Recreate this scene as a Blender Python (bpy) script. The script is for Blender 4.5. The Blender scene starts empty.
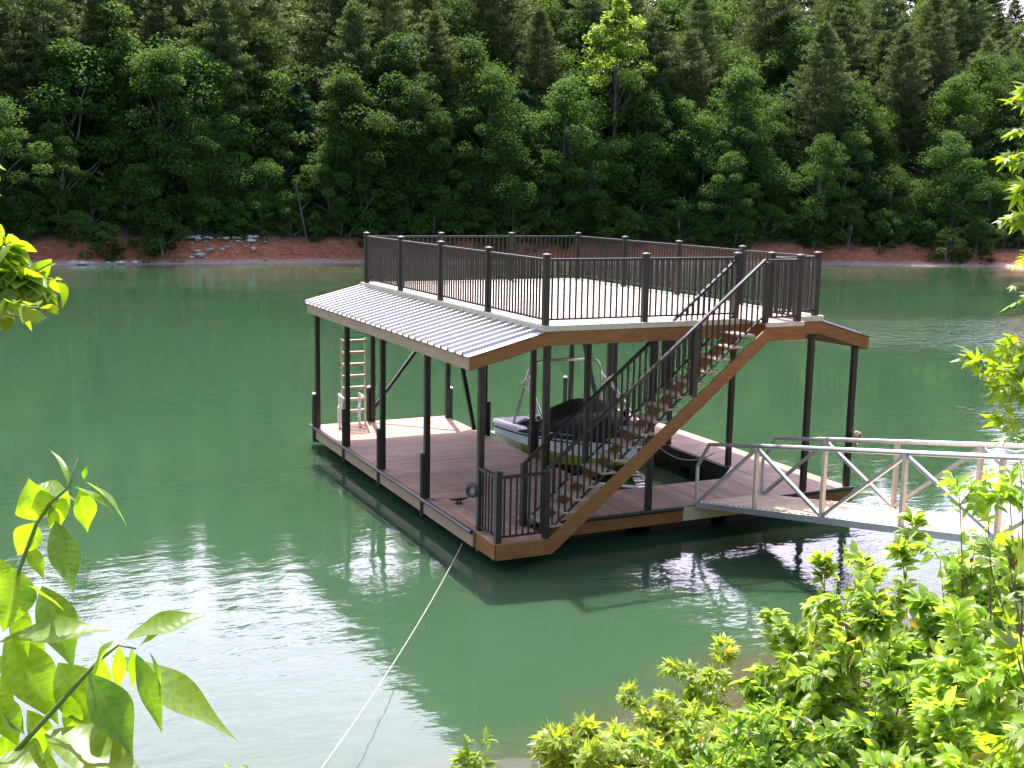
import bpy, math, random
import numpy as np
from mathutils import Vector, Matrix
R = math.radians
SC = bpy.context.scene
COL = SC.collection
rng = np.random.default_rng(7)
random.seed(7)

# ------------------------------------------------------------------ camera, sky, sun, exposure
CAM_LOC = np.array([-7.4416, -16.5976, 5.8744])
YAW, PITCH, ROLL, FPX = -0.451766, -0.163492, 0.018168, 1164.31
_c, _s = math.cos(YAW), math.sin(YAW)
FW = np.array([-_s*math.cos(PITCH), _c*math.cos(PITCH), math.sin(PITCH)])
_rt = np.array([_c, _s, 0.0]); _up = np.cross(_rt, FW)
RT = math.cos(ROLL)*_rt + math.sin(ROLL)*_up
UP = -math.sin(ROLL)*_rt + math.cos(ROLL)*_up
cam = bpy.data.cameras.new("camera")
cam.sensor_width = 36; cam.lens = FPX*36/1024
cam.clip_start = 0.1; cam.clip_end = 3000
camo = bpy.data.objects.new("camera", cam); COL.objects.link(camo)
camo.matrix_world = Matrix(((RT[0], UP[0], -FW[0], CAM_LOC[0]), (RT[1], UP[1], -FW[1], CAM_LOC[1]),
                            (RT[2], UP[2], -FW[2], CAM_LOC[2]), (0, 0, 0, 1)))
SC.camera = camo

SUN_AZ = math.atan2(0.25, 1.0)          # clockwise from +Y
SUN_EL = R(59)
w = bpy.data.worlds.new("World"); SC.world = w; w.use_nodes = True
nt = w.node_tree; bg = nt.nodes["Background"]
sky = nt.nodes.new("ShaderNodeTexSky"); sky.sky_type = 'NISHITA'; sky.sun_disc = False
sky.sun_elevation = SUN_EL; sky.sun_rotation = SUN_AZ
sky.air_density = 1.0; sky.dust_density = 3.0; sky.ozone_density = 1.0
# added cloud veil, made up to brighten the sky reflected in the water
_tc = nt.nodes.new("ShaderNodeTexCoord"); _cn = nt.nodes.new("ShaderNodeTexNoise"); _cn.inputs['Scale'].default_value = 2.2
_cn.inputs['Detail'].default_value = 5; nt.links.new(_tc.outputs['Generated'], _cn.inputs['Vector'])
_cr = nt.nodes.new("ShaderNodeMapRange"); _cr.interpolation_type = 'SMOOTHSTEP'
_cr.inputs[1].default_value = .24; _cr.inputs[2].default_value = .52; nt.links.new(_cn.outputs[0], _cr.inputs[0])
_dp = nt.nodes.new("ShaderNodeVectorMath"); _dp.operation = 'DOT_PRODUCT'; _dp.inputs[1].default_value = (.45, .80, .38)
nt.links.new(_tc.outputs['Generated'], _dp.inputs[0])
_dr = nt.nodes.new("ShaderNodeMapRange"); _dr.interpolation_type = 'SMOOTHSTEP'; _dr.inputs[1].default_value = .30; _dr.inputs[2].default_value = .86
nt.links.new(_dp.outputs['Value'], _dr.inputs[0])
_mm = nt.nodes.new("ShaderNodeMath"); _mm.operation = 'MULTIPLY'; nt.links.new(_cr.outputs[0], _mm.inputs[0]); nt.links.new(_dr.outputs[0], _mm.inputs[1])
_mx = nt.nodes.new("ShaderNodeMixRGB"); _mx.inputs[2].default_value = (13.4, 12.0, 15.6, 1)
nt.links.new(_mm.outputs[0], _mx.inputs[0]); nt.links.new(sky.outputs[0], _mx.inputs[1])
nt.links.new(_mx.outputs[0], bg.inputs[0]); bg.inputs[1].default_value = 0.15
sl = bpy.data.lights.new("sun", 'SUN'); sl.energy = 5.0; sl.angle = R(0.53); sl.color = (1, 0.95, 0.87)
so = bpy.data.objects.new("sun", sl); COL.objects.link(so)
sd = Vector((math.sin(SUN_AZ)*math.cos(SUN_EL), math.cos(SUN_AZ)*math.cos(SUN_EL), math.sin(SUN_EL)))
so.rotation_euler = sd.to_track_quat('Z', 'Y').to_euler()
so.location = (0, 30, 60)
SC.view_settings.view_transform = 'Standard'; SC.view_settings.look = 'None'
SC.view_settings.exposure = 1.48; SC.view_settings.gamma = 1
SC.cycles.max_bounces = 8; SC.cycles.transparent_max_bounces = 8
SC.cycles.sample_clamp_indirect = 6
SC.cycles.caustics_reflective = False; SC.cycles.caustics_refractive = False


def at(u, v, dist):
    """the world point that lies dist metres along the view axis at photo position (u, v)"""
    return CAM_LOC + dist*(FW + RT*(u-512)/FPX - UP*(v-384)/FPX)


# ------------------------------------------------------------------ materials
def mat(name):
    m = bpy.data.materials.new(name); m.use_nodes = True
    n = m.node_tree.nodes; p = n["Principled BSDF"]
    return m, m.node_tree, p


def nd(t, typ, **kw):
    n = t.nodes.new(typ)
    for k, v in kw.items():
        if k.startswith('i_'):
            n.inputs[int(k[2:])].default_value = v
        else:
            setattr(n, k, v)
    return n


def noise(t, scale, detail=4, rough=.55, coord='Object', stretch=None):
    tc = t.nodes.new("ShaderNodeTexCoord")
    n = t.nodes.new("ShaderNodeTexNoise"); n.inputs['Scale'].default_value = scale
    n.inputs['Detail'].default_value = detail; n.inputs['Roughness'].default_value = rough
    src = tc.outputs[coord]
    if stretch:
        mp = t.nodes.new("ShaderNodeMapping"); mp.inputs['Scale'].default_value = stretch
        t.links.new(src, mp.inputs[0]); src = mp.outputs[0]
    t.links.new(src, n.inputs['Vector'])
    return n


def ramp(t, fac, stops):
    r = t.nodes.new("ShaderNodeValToRGB"); e = r.color_ramp.elements
    while len(e) < len(stops): e.new(.5)
    for q, (p, c) in zip(e, stops):
        q.position = p; q.color = (*c, 1)
    t.links.new(fac, r.inputs[0])
    return r


def bump(t, p, h, strength, dist=.01):
    b = t.nodes.new("ShaderNodeBump"); b.inputs['Strength'].default_value = strength
    b.inputs['Distance'].default_value = dist
    t.links.new(h, b.inputs['Height']); t.links.new(b.outputs[0], p.inputs['Normal'])
    return b


def varied(name, c1, c2, scale=6, rough=.6, metallic=0, bstr=.2, bdist=.005, stretch=None, island=0.0, spec=.5):
    m, t, p = mat(name)
    n = noise(t, scale, 5, .6, 'Object', stretch)
    r = ramp(t, n.outputs[0], [(.3, c1), (.7, c2)])
    out = r.outputs[0]
    if island:
        g = t.nodes.new("ShaderNodeNewGeometry")
        hs = t.nodes.new("ShaderNodeHueSaturation")
        mr = nd(t, "ShaderNodeMapRange"); mr.inputs[3].default_value = 1-island; mr.inputs[4].default_value = 1+island
        t.links.new(g.outputs['Random Per Island'], mr.inputs[0]); t.links.new(mr.outputs[0], hs.inputs['Value'])
        t.links.new(out, hs.inputs['Color']); out = hs.outputs[0]
    t.links.new(out, p.inputs['Base Color'])
    p.inputs['Roughness'].default_value = rough; p.inputs['Metallic'].default_value = metallic
    p.inputs['Specular IOR Level'].default_value = spec
    if bstr: bump(t, p, n.outputs[0], bstr, bdist)
    return m


M = {}
M['bronze'] = varied('bronze_paint', (.013, .0115, .010), (.022, .019, .017), 9, .40, 0, .05)
M['pipe'] = varied('black_pipe', (.012, .012, .014), (.022, .022, .026), 9, .35, 0, .05)
M['float'] = varied('float_plastic', (.012, .013, .014), (.022, .024, .024), 4, .5, 0, .1)
M['deck'] = varied('composite_decking', (.265, .155, .103), (.38, .235, .165), 3, .65, 0, .25, .003, (1, 1, 1), .2, .25)
M['deck_top'] = varied('upper_decking', (.30, .24, .19), (.45, .37, .30), 2.5, .6, 0, .25, .003, None, .16)
M['fascia'] = varied('stained_fascia', (.205, .084, .026), (.325, .138, .046), 7, .6, 0, .25, .004, (.6, .6, 5), 0, .25)
M['fascia_side'] = varied('side_fascia', (.34, .21, .13), (.44, .29, .19), 5, .6, 0, .25, .004, (.6, .6, 5))
M['trim'] = varied('pale_trim', (.50, .43, .29), (.62, .55, .40), 7, .55, 0, .2)
M['tread'] = varied('stair_tread', (.28, .19, .13), (.40, .29, .20), 6, .55, 0, .2, .004, None, .12)
M['alu'] = varied('weathered_aluminium', (.50, .50, .51), (.66, .66, .67), 12, .38, .75, .08)
M['alu_tan'] = varied('warm_aluminium', (.55, .47, .38), (.68, .60, .50), 12, .45, .35, .08)
M['steel'] = varied('polished_tube', (.6, .6, .6), (.75, .75, .75), 12, .2, .9, .03)
M['roof'] = varied('roof_metal', (.50, .46, .45), (.57, .53, .52), 3, .48, .72, .06, .004)
M['cover'] = varied('black_canvas', (.006, .006, .007), (.011, .011, .013), 8, .8, 0, .35, .02)
M['gel'] = varied('white_gelcoat', (.82, .82, .80), (.86, .86, .84), 5, .2, 0, 0)
M['gel_y'] = varied('yellow_gelcoat', (.45, .40, .04), (.52, .46, .06), 5, .22, 0, 0)
M['screen'] = varied('smoked_screen', (.015, .018, .02), (.02, .024, .026), 5, .08, 0, 0)
M['seat'] = varied('grey_vinyl', (.16, .16, .17), (.2, .2, .2), 6, .5, 0, .1)
M['rope'] = varied('pale_rope', (.36, .34, .28), (.50, .47, .40), 60, .8, 0, .3)
M['rope_dark'] = varied('dark_hose', (.04, .05, .05), (.10, .11, .11), 40, .55, 0, .3)
M['white_cap'] = varied('white_plastic', (.74, .74, .72), (.8, .8, .78), 10, .4, 0, 0)
M['bark'] = varied('bark', (.06, .047, .037), (.14, .115, .095), 5, .9, 0, .6, .03, (1, 1, .25))
M['bark_pale'] = varied('pale_bark', (.16, .145, .13), (.26, .24, .22), 5, .9, 0, .5, .02, (1, 1, .25))
M['dead'] = varied('dead_wood', (.07, .063, .055), (.12, .11, .10), 5, .9, 0, .5, .02)
M['rock'] = varied('pale_rock', (.34, .29, .26), (.52, .47, .43), 3, .85, 0, .7, .05)
M['stem'] = varied('green_stem', (.09, .15, .03), (.14, .2, .05), 20, .5, 0, .1)
M['twig'] = varied('brown_twig', (.10, .075, .05), (.17, .13, .09), 20, .8, 0, .2)


def leaf_mat(name, c1, c2, trans=.45, rough=.5, tc=None, veins=False, objvar=.12, spec=.4, islandvar=.25):
    m, t, p = mat(name)
    g = t.nodes.new("ShaderNodeNewGeometry"); oi = t.nodes.new("ShaderNodeObjectInfo")
    r = ramp(t, g.outputs['Random Per Island'], [(.0, c1), (.93, c2), (.972, c2), (.985, (.16, .10, .035))] if 'near' in name else [(.0, c1), (1., c2)])
    hs = t.nodes.new("ShaderNodeHueSaturation")
    mr = nd(t, "ShaderNodeMapRange"); mr.inputs[3].default_value = 1-objvar*2; mr.inputs[4].default_value = 1+objvar*2
    t.links.new(oi.outputs['Random'], mr.inputs[0]); t.links.new(mr.outputs[0], hs.inputs['Value'])
    mh = nd(t, "ShaderNodeMapRange"); mh.inputs[3].default_value = .5-objvar*.12; mh.inputs[4].default_value = .5+objvar*.12
    mul = nd(t, "ShaderNodeMath", operation='FRACT'); m7 = nd(t, "ShaderNodeMath", operation='MULTIPLY'); m7.inputs[1].default_value = 7.31
    t.links.new(oi.outputs['Random'], m7.inputs[0]); t.links.new(m7.outputs[0], mul.inputs[0])
    t.links.new(mul.outputs[0], mh.inputs[0]); t.links.new(mh.outputs[0], hs.inputs['Hue'])
    t.links.new(r.outputs[0], hs.inputs['Color'])
    col = hs.outputs[0]
    tr = t.nodes.new("ShaderNodeBsdfTranslucent")
    tm = nd(t, "ShaderNodeMixRGB", blend_type='MULTIPLY'); tm.inputs[0].default_value = 1
    tm.inputs[2].default_value = (*(tc or (1.5, 1.6, .5)), 1)
    if veins:
        nz = noise(t, 90, 4, .6); mo = ramp(t, nz.outputs[0], [(.3, (.72, .78, .7)), (.7, (1.12, 1.08, 1.1))]); mm_ = nd(t, 'ShaderNodeMixRGB', blend_type='MULTIPLY'); mm_.inputs[0].default_value = 1
        t.links.new(col, mm_.inputs[1]); t.links.new(mo.outputs[0], mm_.inputs[2]); col = mm_.outputs[0]
        uv = t.nodes.new("ShaderNodeUVMap")
        sp = t.nodes.new("ShaderNodeSeparateXYZ"); t.links.new(uv.outputs[0], sp.inputs[0])
        ab = nd(t, "ShaderNodeMath", operation='ABSOLUTE'); t.links.new(sp.outputs[1], ab.inputs[0])
        a1 = nd(t, "ShaderNodeMath", operation='MULTIPLY_ADD'); a1.inputs[1].default_value = -.16   # u - .16|v|
        t.links.new(ab.outputs[0], a1.inputs[0]); t.links.new(sp.outputs[0], a1.inputs[2])
        a2 = nd(t, "ShaderNodeMath", operation='MULTIPLY'); a2.inputs[1].default_value = 11; t.links.new(a1.outputs[0], a2.inputs[0])
        pp = nd(t, "ShaderNodeMath", operation='PINGPONG'); pp.inputs[1].default_value = .5; t.links.new(a2.outputs[0], pp.inputs[0])
        s1 = nd(t, "ShaderNodeMapRange"); s1.inputs[1].default_value = .0; s1.inputs[2].default_value = .12; s1.inputs[3].default_value = 1; s1.inputs[4].default_value = 0
        t.links.new(pp.outputs[0], s1.inputs[0])
        s2 = nd(t, "ShaderNodeMapRange"); s2.inputs[1].default_value = .0; s2.inputs[2].default_value = .07; s2.inputs[3].default_value = 1; s2.inputs[4].default_value = 0
        t.links.new(ab.outputs[0], s2.inputs[0])
        mx = nd(t, "ShaderNodeMath", operation='MAXIMUM'); t.links.new(s1.outputs[0], mx.inputs[0]); t.links.new(s2.outputs[0], mx.inputs[1])
        vm = nd(t, "ShaderNodeMixRGB", blend_type='MIX'); vm.inputs[2].default_value = (c2[0]*1.25, c2[1]*1.2, c2[2]*1.3, 1)
        vs = nd(t, "ShaderNodeMath", operation='MULTIPLY'); vs.inputs[1].default_value = .5; t.links.new(mx.outputs[0], vs.inputs[0])
        t.links.new(vs.outputs[0], vm.inputs[0]); t.links.new(col, vm.inputs[1]); col = vm.outputs[0]
        sub = nd(t, "ShaderNodeMath", operation='SUBTRACT'); sub.inputs[0].default_value = 1; t.links.new(pp.outputs[0], sub.inputs[1])
        bump(t, p, pp.outputs[0], .2, .002)
    t.links.new(col, tm.inputs[1]); t.links.new(tm.outputs[0], tr.inputs[0])
    t.links.new(col, p.inputs['Base Color'])
    p.inputs['Roughness'].default_value = rough; p.inputs['Specular IOR Level'].default_value = spec
    mix = t.nodes.new("ShaderNodeMixShader"); mix.inputs[0].default_value = trans
    t.links.new(p.outputs[0], mix.inputs[1]); t.links.new(tr.outputs[0], mix.inputs[2])
    t.links.new(mix.outputs[0], t.nodes["Material Output"].inputs[0])
    return m


M['leaf_broad'] = leaf_mat('broadleaf_foliage', (.040, .080, .018), (.085, .142, .032), .44, .7, spec=.12)
M['leaf_fresh'] = leaf_mat('fresh_foliage', (.045, .090, .016), (.082, .145, .028), .42, .7, spec=.12)
M['leaf_yellow'] = leaf_mat('spring_foliage', (.15, .22, .025), (.21, .29, .045), .5, .55, objvar=0)
M['needle'] = leaf_mat('pine_needles', (.064, .086, .030), (.112, .142, .054), .34, .6, spec=.2, tc=(1.4, 1.5, .7))
M['needle_blue'] = leaf_mat('hemlock_needles', (.022, .058, .022), (.042, .090, .036), .28, .6, spec=.2, tc=(1.2, 1.5, .8))
M['leaf_near'] = leaf_mat('near_leaf', (.19, .30, .045), (.32, .43, .10), .60, .38, tc=(1.8, 1.8, .5), objvar=.05)
M['leaf_near_dark'] = leaf_mat('near_leaf_dark', (.16, .26, .045), (.27, .38, .09), .58, .33, tc=(1.8, 1.85, .55), objvar=.05)
M['leaf_near_lobed'] = leaf_mat('near_lobed_leaf', (.21, .30, .045), (.30, .39, .08), .58, .42, tc=(1.8, 1.75, .5), objvar=.05)
M['leaf_lime'] = leaf_mat('lime_leaf', (.15, .25, .02), (.22, .32, .045), .58, .38, tc=(1.7, 1.6, .3), objvar=0)
M['leaf_hero_deep'] = leaf_mat('hero_leaf_deep', (.10, .20, .022), (.14, .24, .03), .6, .33, tc=(1.7, 1.8, .3), veins=True, objvar=0, spec=.6)
M['leaf_hero'] = leaf_mat('hero_leaf', (.14, .26, .022), (.19, .31, .035), .66, .3, tc=(1.9, 1.9, .3), veins=True, objvar=0, spec=.6)


# ------------------------------------------------------------------ mesh helpers
class MB:
    def __init__(s): s.v = []; s.f = []

    def add(s, vs, fs):
        o = len(s.v); s.v += [tuple(map(float, q)) for q in vs]; s.f += [tuple(i+o for i in f) for f in fs]

    def box(s, x0, x1, y0, y1, z0, z1):
        s.add([(x0, y0, z0), (x1, y0, z0), (x1, y1, z0), (x0, y1, z0), (x0, y0, z1), (x1, y0, z1), (x1, y1, z1), (x0, y1, z1)],
              [(3, 2, 1, 0), (4, 5, 6, 7), (0, 1, 5, 4), (1, 2, 6, 5), (2, 3, 7, 6), (3, 0, 4, 7)])

    def bar(s, a, b, wd, ht, upv=(0, 0, 1)):
        a = Vector(a); b = Vector(b); d = (b-a).normalized(); u = Vector(upv)
        if abs(d.dot(u)) > .98: u = Vector((0, 1, 0))
        sd_ = d.cross(u).normalized(); u = sd_.cross(d)
        vs = []
        for q in (a, b):
            for i, j in ((-1, -1), (1, -1), (1, 1), (-1, 1)):
                vs.append(q+sd_*(i*wd/2)+u*(j*ht/2))
        s.add(vs, [(3, 2, 1, 0), (4, 5, 6, 7), (0, 1, 5, 4), (1, 2, 6, 5), (2, 3, 7, 6), (3, 0, 4, 7)])

    def tube(s, pts, r, n=8, caps=True):
        pts = [Vector(q) for q in pts]; rs = r if isinstance(r, (list, tuple, np.ndarray)) else [r]*len(pts)
        vs = []; fs = []; ref = None
        for i, q in enumerate(pts):
            d = (pts[min(i+1, len(pts)-1)]-pts[max(i-1, 0)])
            d = d.normalized() if d.length > 1e-9 else Vector((0, 0, 1))
            if ref is None:
                ref = Vector((0, 0, 1)) if abs(d.z) < .9 else Vector((1, 0, 0))
            u = (ref-d*ref.dot(d))
            if u.length < 1e-4: u = d.orthogonal()
            u.normalize(); ref = u; v = d.cross(u)
            for k in range(n):
                a = 2*math.pi*k/n; vs.append(q+(u*math.cos(a)+v*math.sin(a))*rs[i])
        for i in range(len(pts)-1):
            for k in range(n):
                k2 = (k+1) % n
                fs.append((i*n+k, i*n+k2, (i+1)*n+k2, (i+1)*n+k))
        if caps:
            fs.append(tuple(range(n-1, -1, -1))); fs.append(tuple((len(pts)-1)*n+k for k in range(n)))
        s.add(vs, fs)

    def prism_xz(s, poly, y0, y1):
        n = len(poly)
        s.add([(x, y0, z) for x, z in poly]+[(x, y1, z) for x, z in poly],
              [tuple(range(n)), tuple(range(2*n-1, n-1, -1))]+[(i, i+n, (i+1) % n+n, (i+1) % n) for i in range(n)])

    def build(s, name, m, parent=None, smooth=False, bevel=0.0):
        me = bpy.data.meshes.new(name); me.from_pydata(s.v, [], s.f); me.validate(); me.update()
        import bmesh
        b = bmesh.new(); b.from_mesh(me); bmesh.ops.recalc_face_normals(b, faces=b.faces); b.to_mesh(me); b.free()
        if smooth: me.polygons.foreach_set('use_smooth', [True]*len(me.polygons))
        return link(name, me, m, parent, bevel)


def link(name, me, m, parent=None, bevel=0.0):
    if m is not None: me.materials.append(m)
    o = bpy.data.objects.new(name, me); COL.objects.link(o)
    if parent is not None:
        o.parent = parent; o.matrix_parent_inverse = parent_world(parent).inverted()
    if bevel:
        bv = o.modifiers.new('bevel', 'BEVEL'); bv.width = bevel; bv.segments = 1; bv.limit_method = 'ANGLE'
    return o


def parent_world(o):
    mw = Matrix.LocRotScale(o.location, o.rotation_euler, o.scale)
    return (parent_world(o.parent) @ o.matrix_parent_inverse @ mw) if o.parent else mw


def tag(o, label=None, cat=None, group=None, kind=None):
    if label: o['label'] = label
    if cat: o['category'] = cat
    if group: o['group'] = group
    if kind: o['kind'] = kind
    return o


def thing(name, label, cat, loc=(0, 0, 0), group=None):
    o = bpy.data.objects.new(name, None); COL.objects.link(o); o.location = loc
    return tag(o, label, cat, group)


def np_mesh(name, V, F, uv=None, smooth=False):
    """V (n,3), F (m,k) all faces with k corners"""
    me = bpy.data.meshes.new(name); V = np.asarray(V, np.float32); F = np.asarray(F, np.int32)
    me.vertices.add(len(V)); me.vertices.foreach_set('co', V.ravel())
    me.loops.add(F.size); me.loops.foreach_set('vertex_index', F.ravel())
    me.polygons.add(len(F)); me.polygons.foreach_set('loop_start', np.arange(0, F.size, F.shape[1], dtype=np.int32))
    me.update(calc_edges=True)
    if uv is not None:
        l = me.uv_layers.new(name='UVMap'); l.data.foreach_set('uv', np.asarray(uv, np.float32)[F.ravel()].ravel())
    if smooth: me.polygons.foreach_set('use_smooth', np.ones(len(F), bool))
    me.validate(); return me


def unit(a): return a/np.maximum(np.linalg.norm(a, axis=-1, keepdims=True), 1e-9)


def cards(C, D, N, ln, wd):
    """diamond leaf cards: base C, axis D, normal N"""
    D = unit(D); S = unit(np.cross(D, N)); ln = np.asarray(ln)[:, None]; wd = np.asarray(wd)[:, None]
    n2 = unit(np.cross(S, D))
    V = np.stack([C, C+D*ln*.5+S*wd*.5-n2*ln*.08, C+D*ln, C+D*ln*.5-S*wd*.5-n2*ln*.08], 1).reshape(-1, 3)
    return V, np.arange(len(V)).reshape(-1, 4)


def leaves(C, D, N, ln, wd, K=5, droop=.35, fold=.18, prof=None, wave=0.0):
    """curved, folded leaf blades, K stations of three points each"""
    n = len(C); D = unit(D); S = unit(np.cross(D, N)); U = unit(np.cross(S, D))
    ln = np.broadcast_to(np.asarray(ln, float), (n,)); wd = np.broadcast_to(np.asarray(wd, float), (n,))
    droop = np.broadcast_to(np.asarray(droop, float), (n,))
    V = []; UVs = []
    for k in range(K):
        t = k/(K-1)
        hw = (prof(t) if prof else math.sin(math.pi*min(1, t*.96+.02)**.85)**.9)*.5
        cen = C+D*(ln*(t-.12*abs(1)*t*t*np.abs(droop)))[:, None]-U*(ln*droop*t*t)[:, None]
        wv = wave*math.sin(t*9)
        e = U*(wd*hw*2*(fold+wv))[:, None]; e2 = U*(wd*hw*2*(fold-wv))[:, None]
        V += [cen+S*(wd*hw)[:, None]+e, cen, cen-S*(wd*hw)[:, None]+e2]
        UVs += [(t, hw*2), (t, 0), (t, -hw*2)]
    V = np.stack(V, 1).reshape(-1, 3)
    f = []
    for k in range(K-1):
        a = k*3
        f += [(a, a+1, a+4, a+3), (a+1, a+2, a+5, a+4)]
    F = (np.array(f)[None]+(np.arange(n)*K*3)[:, None, None]).reshape(-1, 4)
    return V, F, np.tile(np.array(UVs), (n, 1))


def lobed(C, D, N, size, cup=.15):
    """five-lobed star leaves as triangle fans"""
    n = len(C); D = unit(D); S = unit(np.cross(D, N)); U = unit(np.cross(S, D)); size = np.broadcast_to(np.asarray(size, float), (n,))
    pts = [(0, 0, 0), (-.02, 0, 0)]
    lob = [(-1.75, .62), (-.92, .92), (0, 1.05), (.92, .92), (1.75, .62)]
    out = []
    for i, (a, r) in enumerate(lob):
        out += [(a-.26, r*.55), (a, r), (a+.26, r*.55)]
        if i < 4: out.append((a+(lob[i+1][0]-a)/2, .30))
    out = [(math.pi*.98, .06)]+[(a, r) for a, r in out][::1]
    ring = [(r*math.cos(a)*.62+.25, r*math.sin(a)*.62, -cup*r*r) for a, r in out]
    P = [(.25, 0, .04)]+ring
    V = np.stack([C+(D*x+S*y+U*z)*size[:, None] for x, y, z in P], 1).reshape(-1, 3)
    m = len(P); f = [(0, i, i+1) for i in range(1, m-1)]+[(0, m-1, 1)]
    F = (np.array(f)[None]+(np.arange(n)*m)[:, None, None]).reshape(-1, 3)
    return V, F


# ------------------------------------------------------------------ ground, water
FAR = np.array([(-140, 52), (-60, 69), (-20, 73.6), (1.3, 74.6), (20.9, 73.8), (42, 69.5), (62.8, 64.2), (77.7, 58.9), (110, 44), (170, 6)], float)
NEAR = np.array([(-60, 6), (-30, -2.5), (-7.2, -5.0), (-4.6, -6.3), (-2.6, -7.2), (0, -7.0), (3, -6.0), (6, -5.0), (12, -3.5), (30, 4), (60, 20)], float)


def poly_dist(P, L):
    """distance of points P (n,2) to polyline L, signed + on its left-hand side, and arc length"""
    best = np.full(len(P), 1e9); sgn = np.zeros(len(P)); arc = np.zeros(len(P)); acc = 0
    for a, b in zip(L[:-1], L[1:]):
        d = b-a; l = np.linalg.norm(d); t = np.clip(((P-a)@d)/l**2, 0, 1)
        q = a+t[:, None]*d; dist = np.linalg.norm(P-q, axis=1)
        cr = d[0]*(P[:, 1]-a[1])-d[1]*(P[:, 0]-a[0])
        k = dist < best; best[k] = dist[k]; sgn[k] = np.sign(cr[k]); arc[k] = acc+t[k]*l; acc += l
    return best*sgn, arc


def vnoise(x, y, seed=0):
    s = np.zeros_like(x, dtype=float); r = np.random.default_rng(seed)
    for k in range(7):
        a = r.uniform(0, 6.28); f = 1.0*1.6**k; ph = r.uniform(0, 6.28)
        s += np.sin((x*np.cos(a)+y*np.sin(a))*f+ph)*.62**k
    return s


def far_height(P):
    d, arc = poly_dist(P, FAR)
    x, y = P[:, 0], P[:, 1]
    bl = 1.15+.75*np.clip((45-x)/40, 0, 1)                      # clay bank, higher on the left
    bl = bl+.35*vnoise(x*.22, y*.22, 3)*.5
    st = np.clip((d-1.1-.5*vnoise(x*.3, y*.3, 5))/1.4, 0, 1); st = st*st*(3-2*st)
    beach = np.clip(d, -6, 1.6)*.16
    hill = np.clip(d-2.5, 0, None)
    slope = .47-.11*np.clip((x-38)/45, 0, 1)
    z = beach+bl*st+np.minimum(hill, 75)*slope+.25*vnoise(x*.12, y*.12, 9)*np.clip(hill/8, 0, 1)
    return np.where(d < 0, np.maximum(d*.25, -2.5), z), d


def near_height(P):
    d, arc = poly_dist(P, NEAR); d = -d
    x, y = P[:, 0], P[:, 1]
    z = np.where(d > 0, np.minimum(d, 16)*.40+.05*vnoise(x*1.3, y*1.3, 2)*np.clip(d, 0, 1), np.maximum(d*.3, -2.5))
    return z, d


def grid_sheet(name, m, xs, ys, fn, keep):
    X, Y = np.meshgrid(xs, ys); P = np.stack([X.ravel(), Y.ravel()], 1)
    z, d = fn(P); V = np.column_stack([P, z])
    nx, ny = len(xs), len(ys)
    i = np.arange(nx*ny).reshape(ny, nx)
    F = np.stack([i[:-1, :-1], i[:-1, 1:], i[1:, 1:], i[1:, :-1]], -1).reshape(-1, 4)
    F = F[keep(d[F]).any(1)]
    me = np_mesh(name, V, F, smooth=True)
    return tag(link(name, me, m), kind='structure')


# far hill: red clay at the water, leaf litter above
m, t, p = mat('far_bank_ground')
g = t.nodes.new("ShaderNodeNewGeometry"); sp = t.nodes.new("ShaderNodeSeparateXYZ"); t.links.new(g.outputs['Position'], sp.inputs[0])
n1 = noise(t, .35, 6, .65); n2 = noise(t, 2.2, 6, .7, stretch=(1, 1, 2.5)); n3 = noise(t, .12, 3, .6)
clay = ramp(t, n2.outputs[0], [(.28, (.15, .044, .022)), (.5, (.36, .110, .055)), (.72, (.48, .19, .11))])
pale = ramp(t, n2.outputs[0], [(.3, (.28, .15, .11)), (.7, (.46, .32, .26))])
lit = ramp(t, n2.outputs[0], [(.3, (.030, .026, .017)), (.7, (.085, .065, .042))])
beach = nd(t, "ShaderNodeMath", operation='MULTIPLY_ADD'); beach.inputs[1].default_value = .55; beach.inputs[2].default_value = .0
t.links.new(n3.outputs[0], beach.inputs[0])
zb = nd(t, "ShaderNodeMath", operation='SUBTRACT'); t.links.new(sp.outputs[2], zb.inputs[0]); t.links.new(beach.outputs[0], zb.inputs[1])
mb1 = nd(t, "ShaderNodeMapRange"); mb1.inputs[1].default_value = -.08; mb1.inputs[2].default_value = .10; t.links.new(zb.outputs[0], mb1.inputs[0])
mixa = nd(t, "ShaderNodeMixRGB"); t.links.new(mb1.outputs[0], mixa.inputs[0]); t.links.new(pale.outputs[0], mixa.inputs[1]); t.links.new(clay.outputs[0], mixa.inputs[2])
zl = nd(t, "ShaderNodeMath", operation='MULTIPLY_ADD'); zl.inputs[1].default_value = -2.4; t.links.new(n1.outputs[0], zl.inputs[0]); t.links.new(sp.outputs[2], zl.inputs[2])
mb2 = nd(t, "ShaderNodeMapRange"); mb2.inputs[1].default_value = .15; mb2.inputs[2].default_value = .75; t.links.new(zl.outputs[0], mb2.inputs[0])
mixb = nd(t, "ShaderNodeMixRGB"); t.links.new(mb2.outputs[0], mixb.inputs[0]); t.links.new(mixa.outputs[0], mixb.inputs[1]); t.links.new(lit.outputs[0], mixb.inputs[2])
t.links.new(mixb.outputs[0], p.inputs['Base Color']); p.inputs['Roughness'].default_value = .95
bump(t, p, n2.outputs[0], .8, .25)
M['far_ground'] = m
grid_sheet('far_hillside', M['far_ground'], np.concatenate([np.arange(-140, -14, 4), np.arange(-14, 100, .7), np.arange(100, 300, 5)]),
           np.concatenate([np.arange(0, 52, 2.5), np.arange(52, 84, .6), np.arange(84, 170, 3), np.arange(170, 700, 30)]), far_height, lambda d: d > -8)

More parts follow.
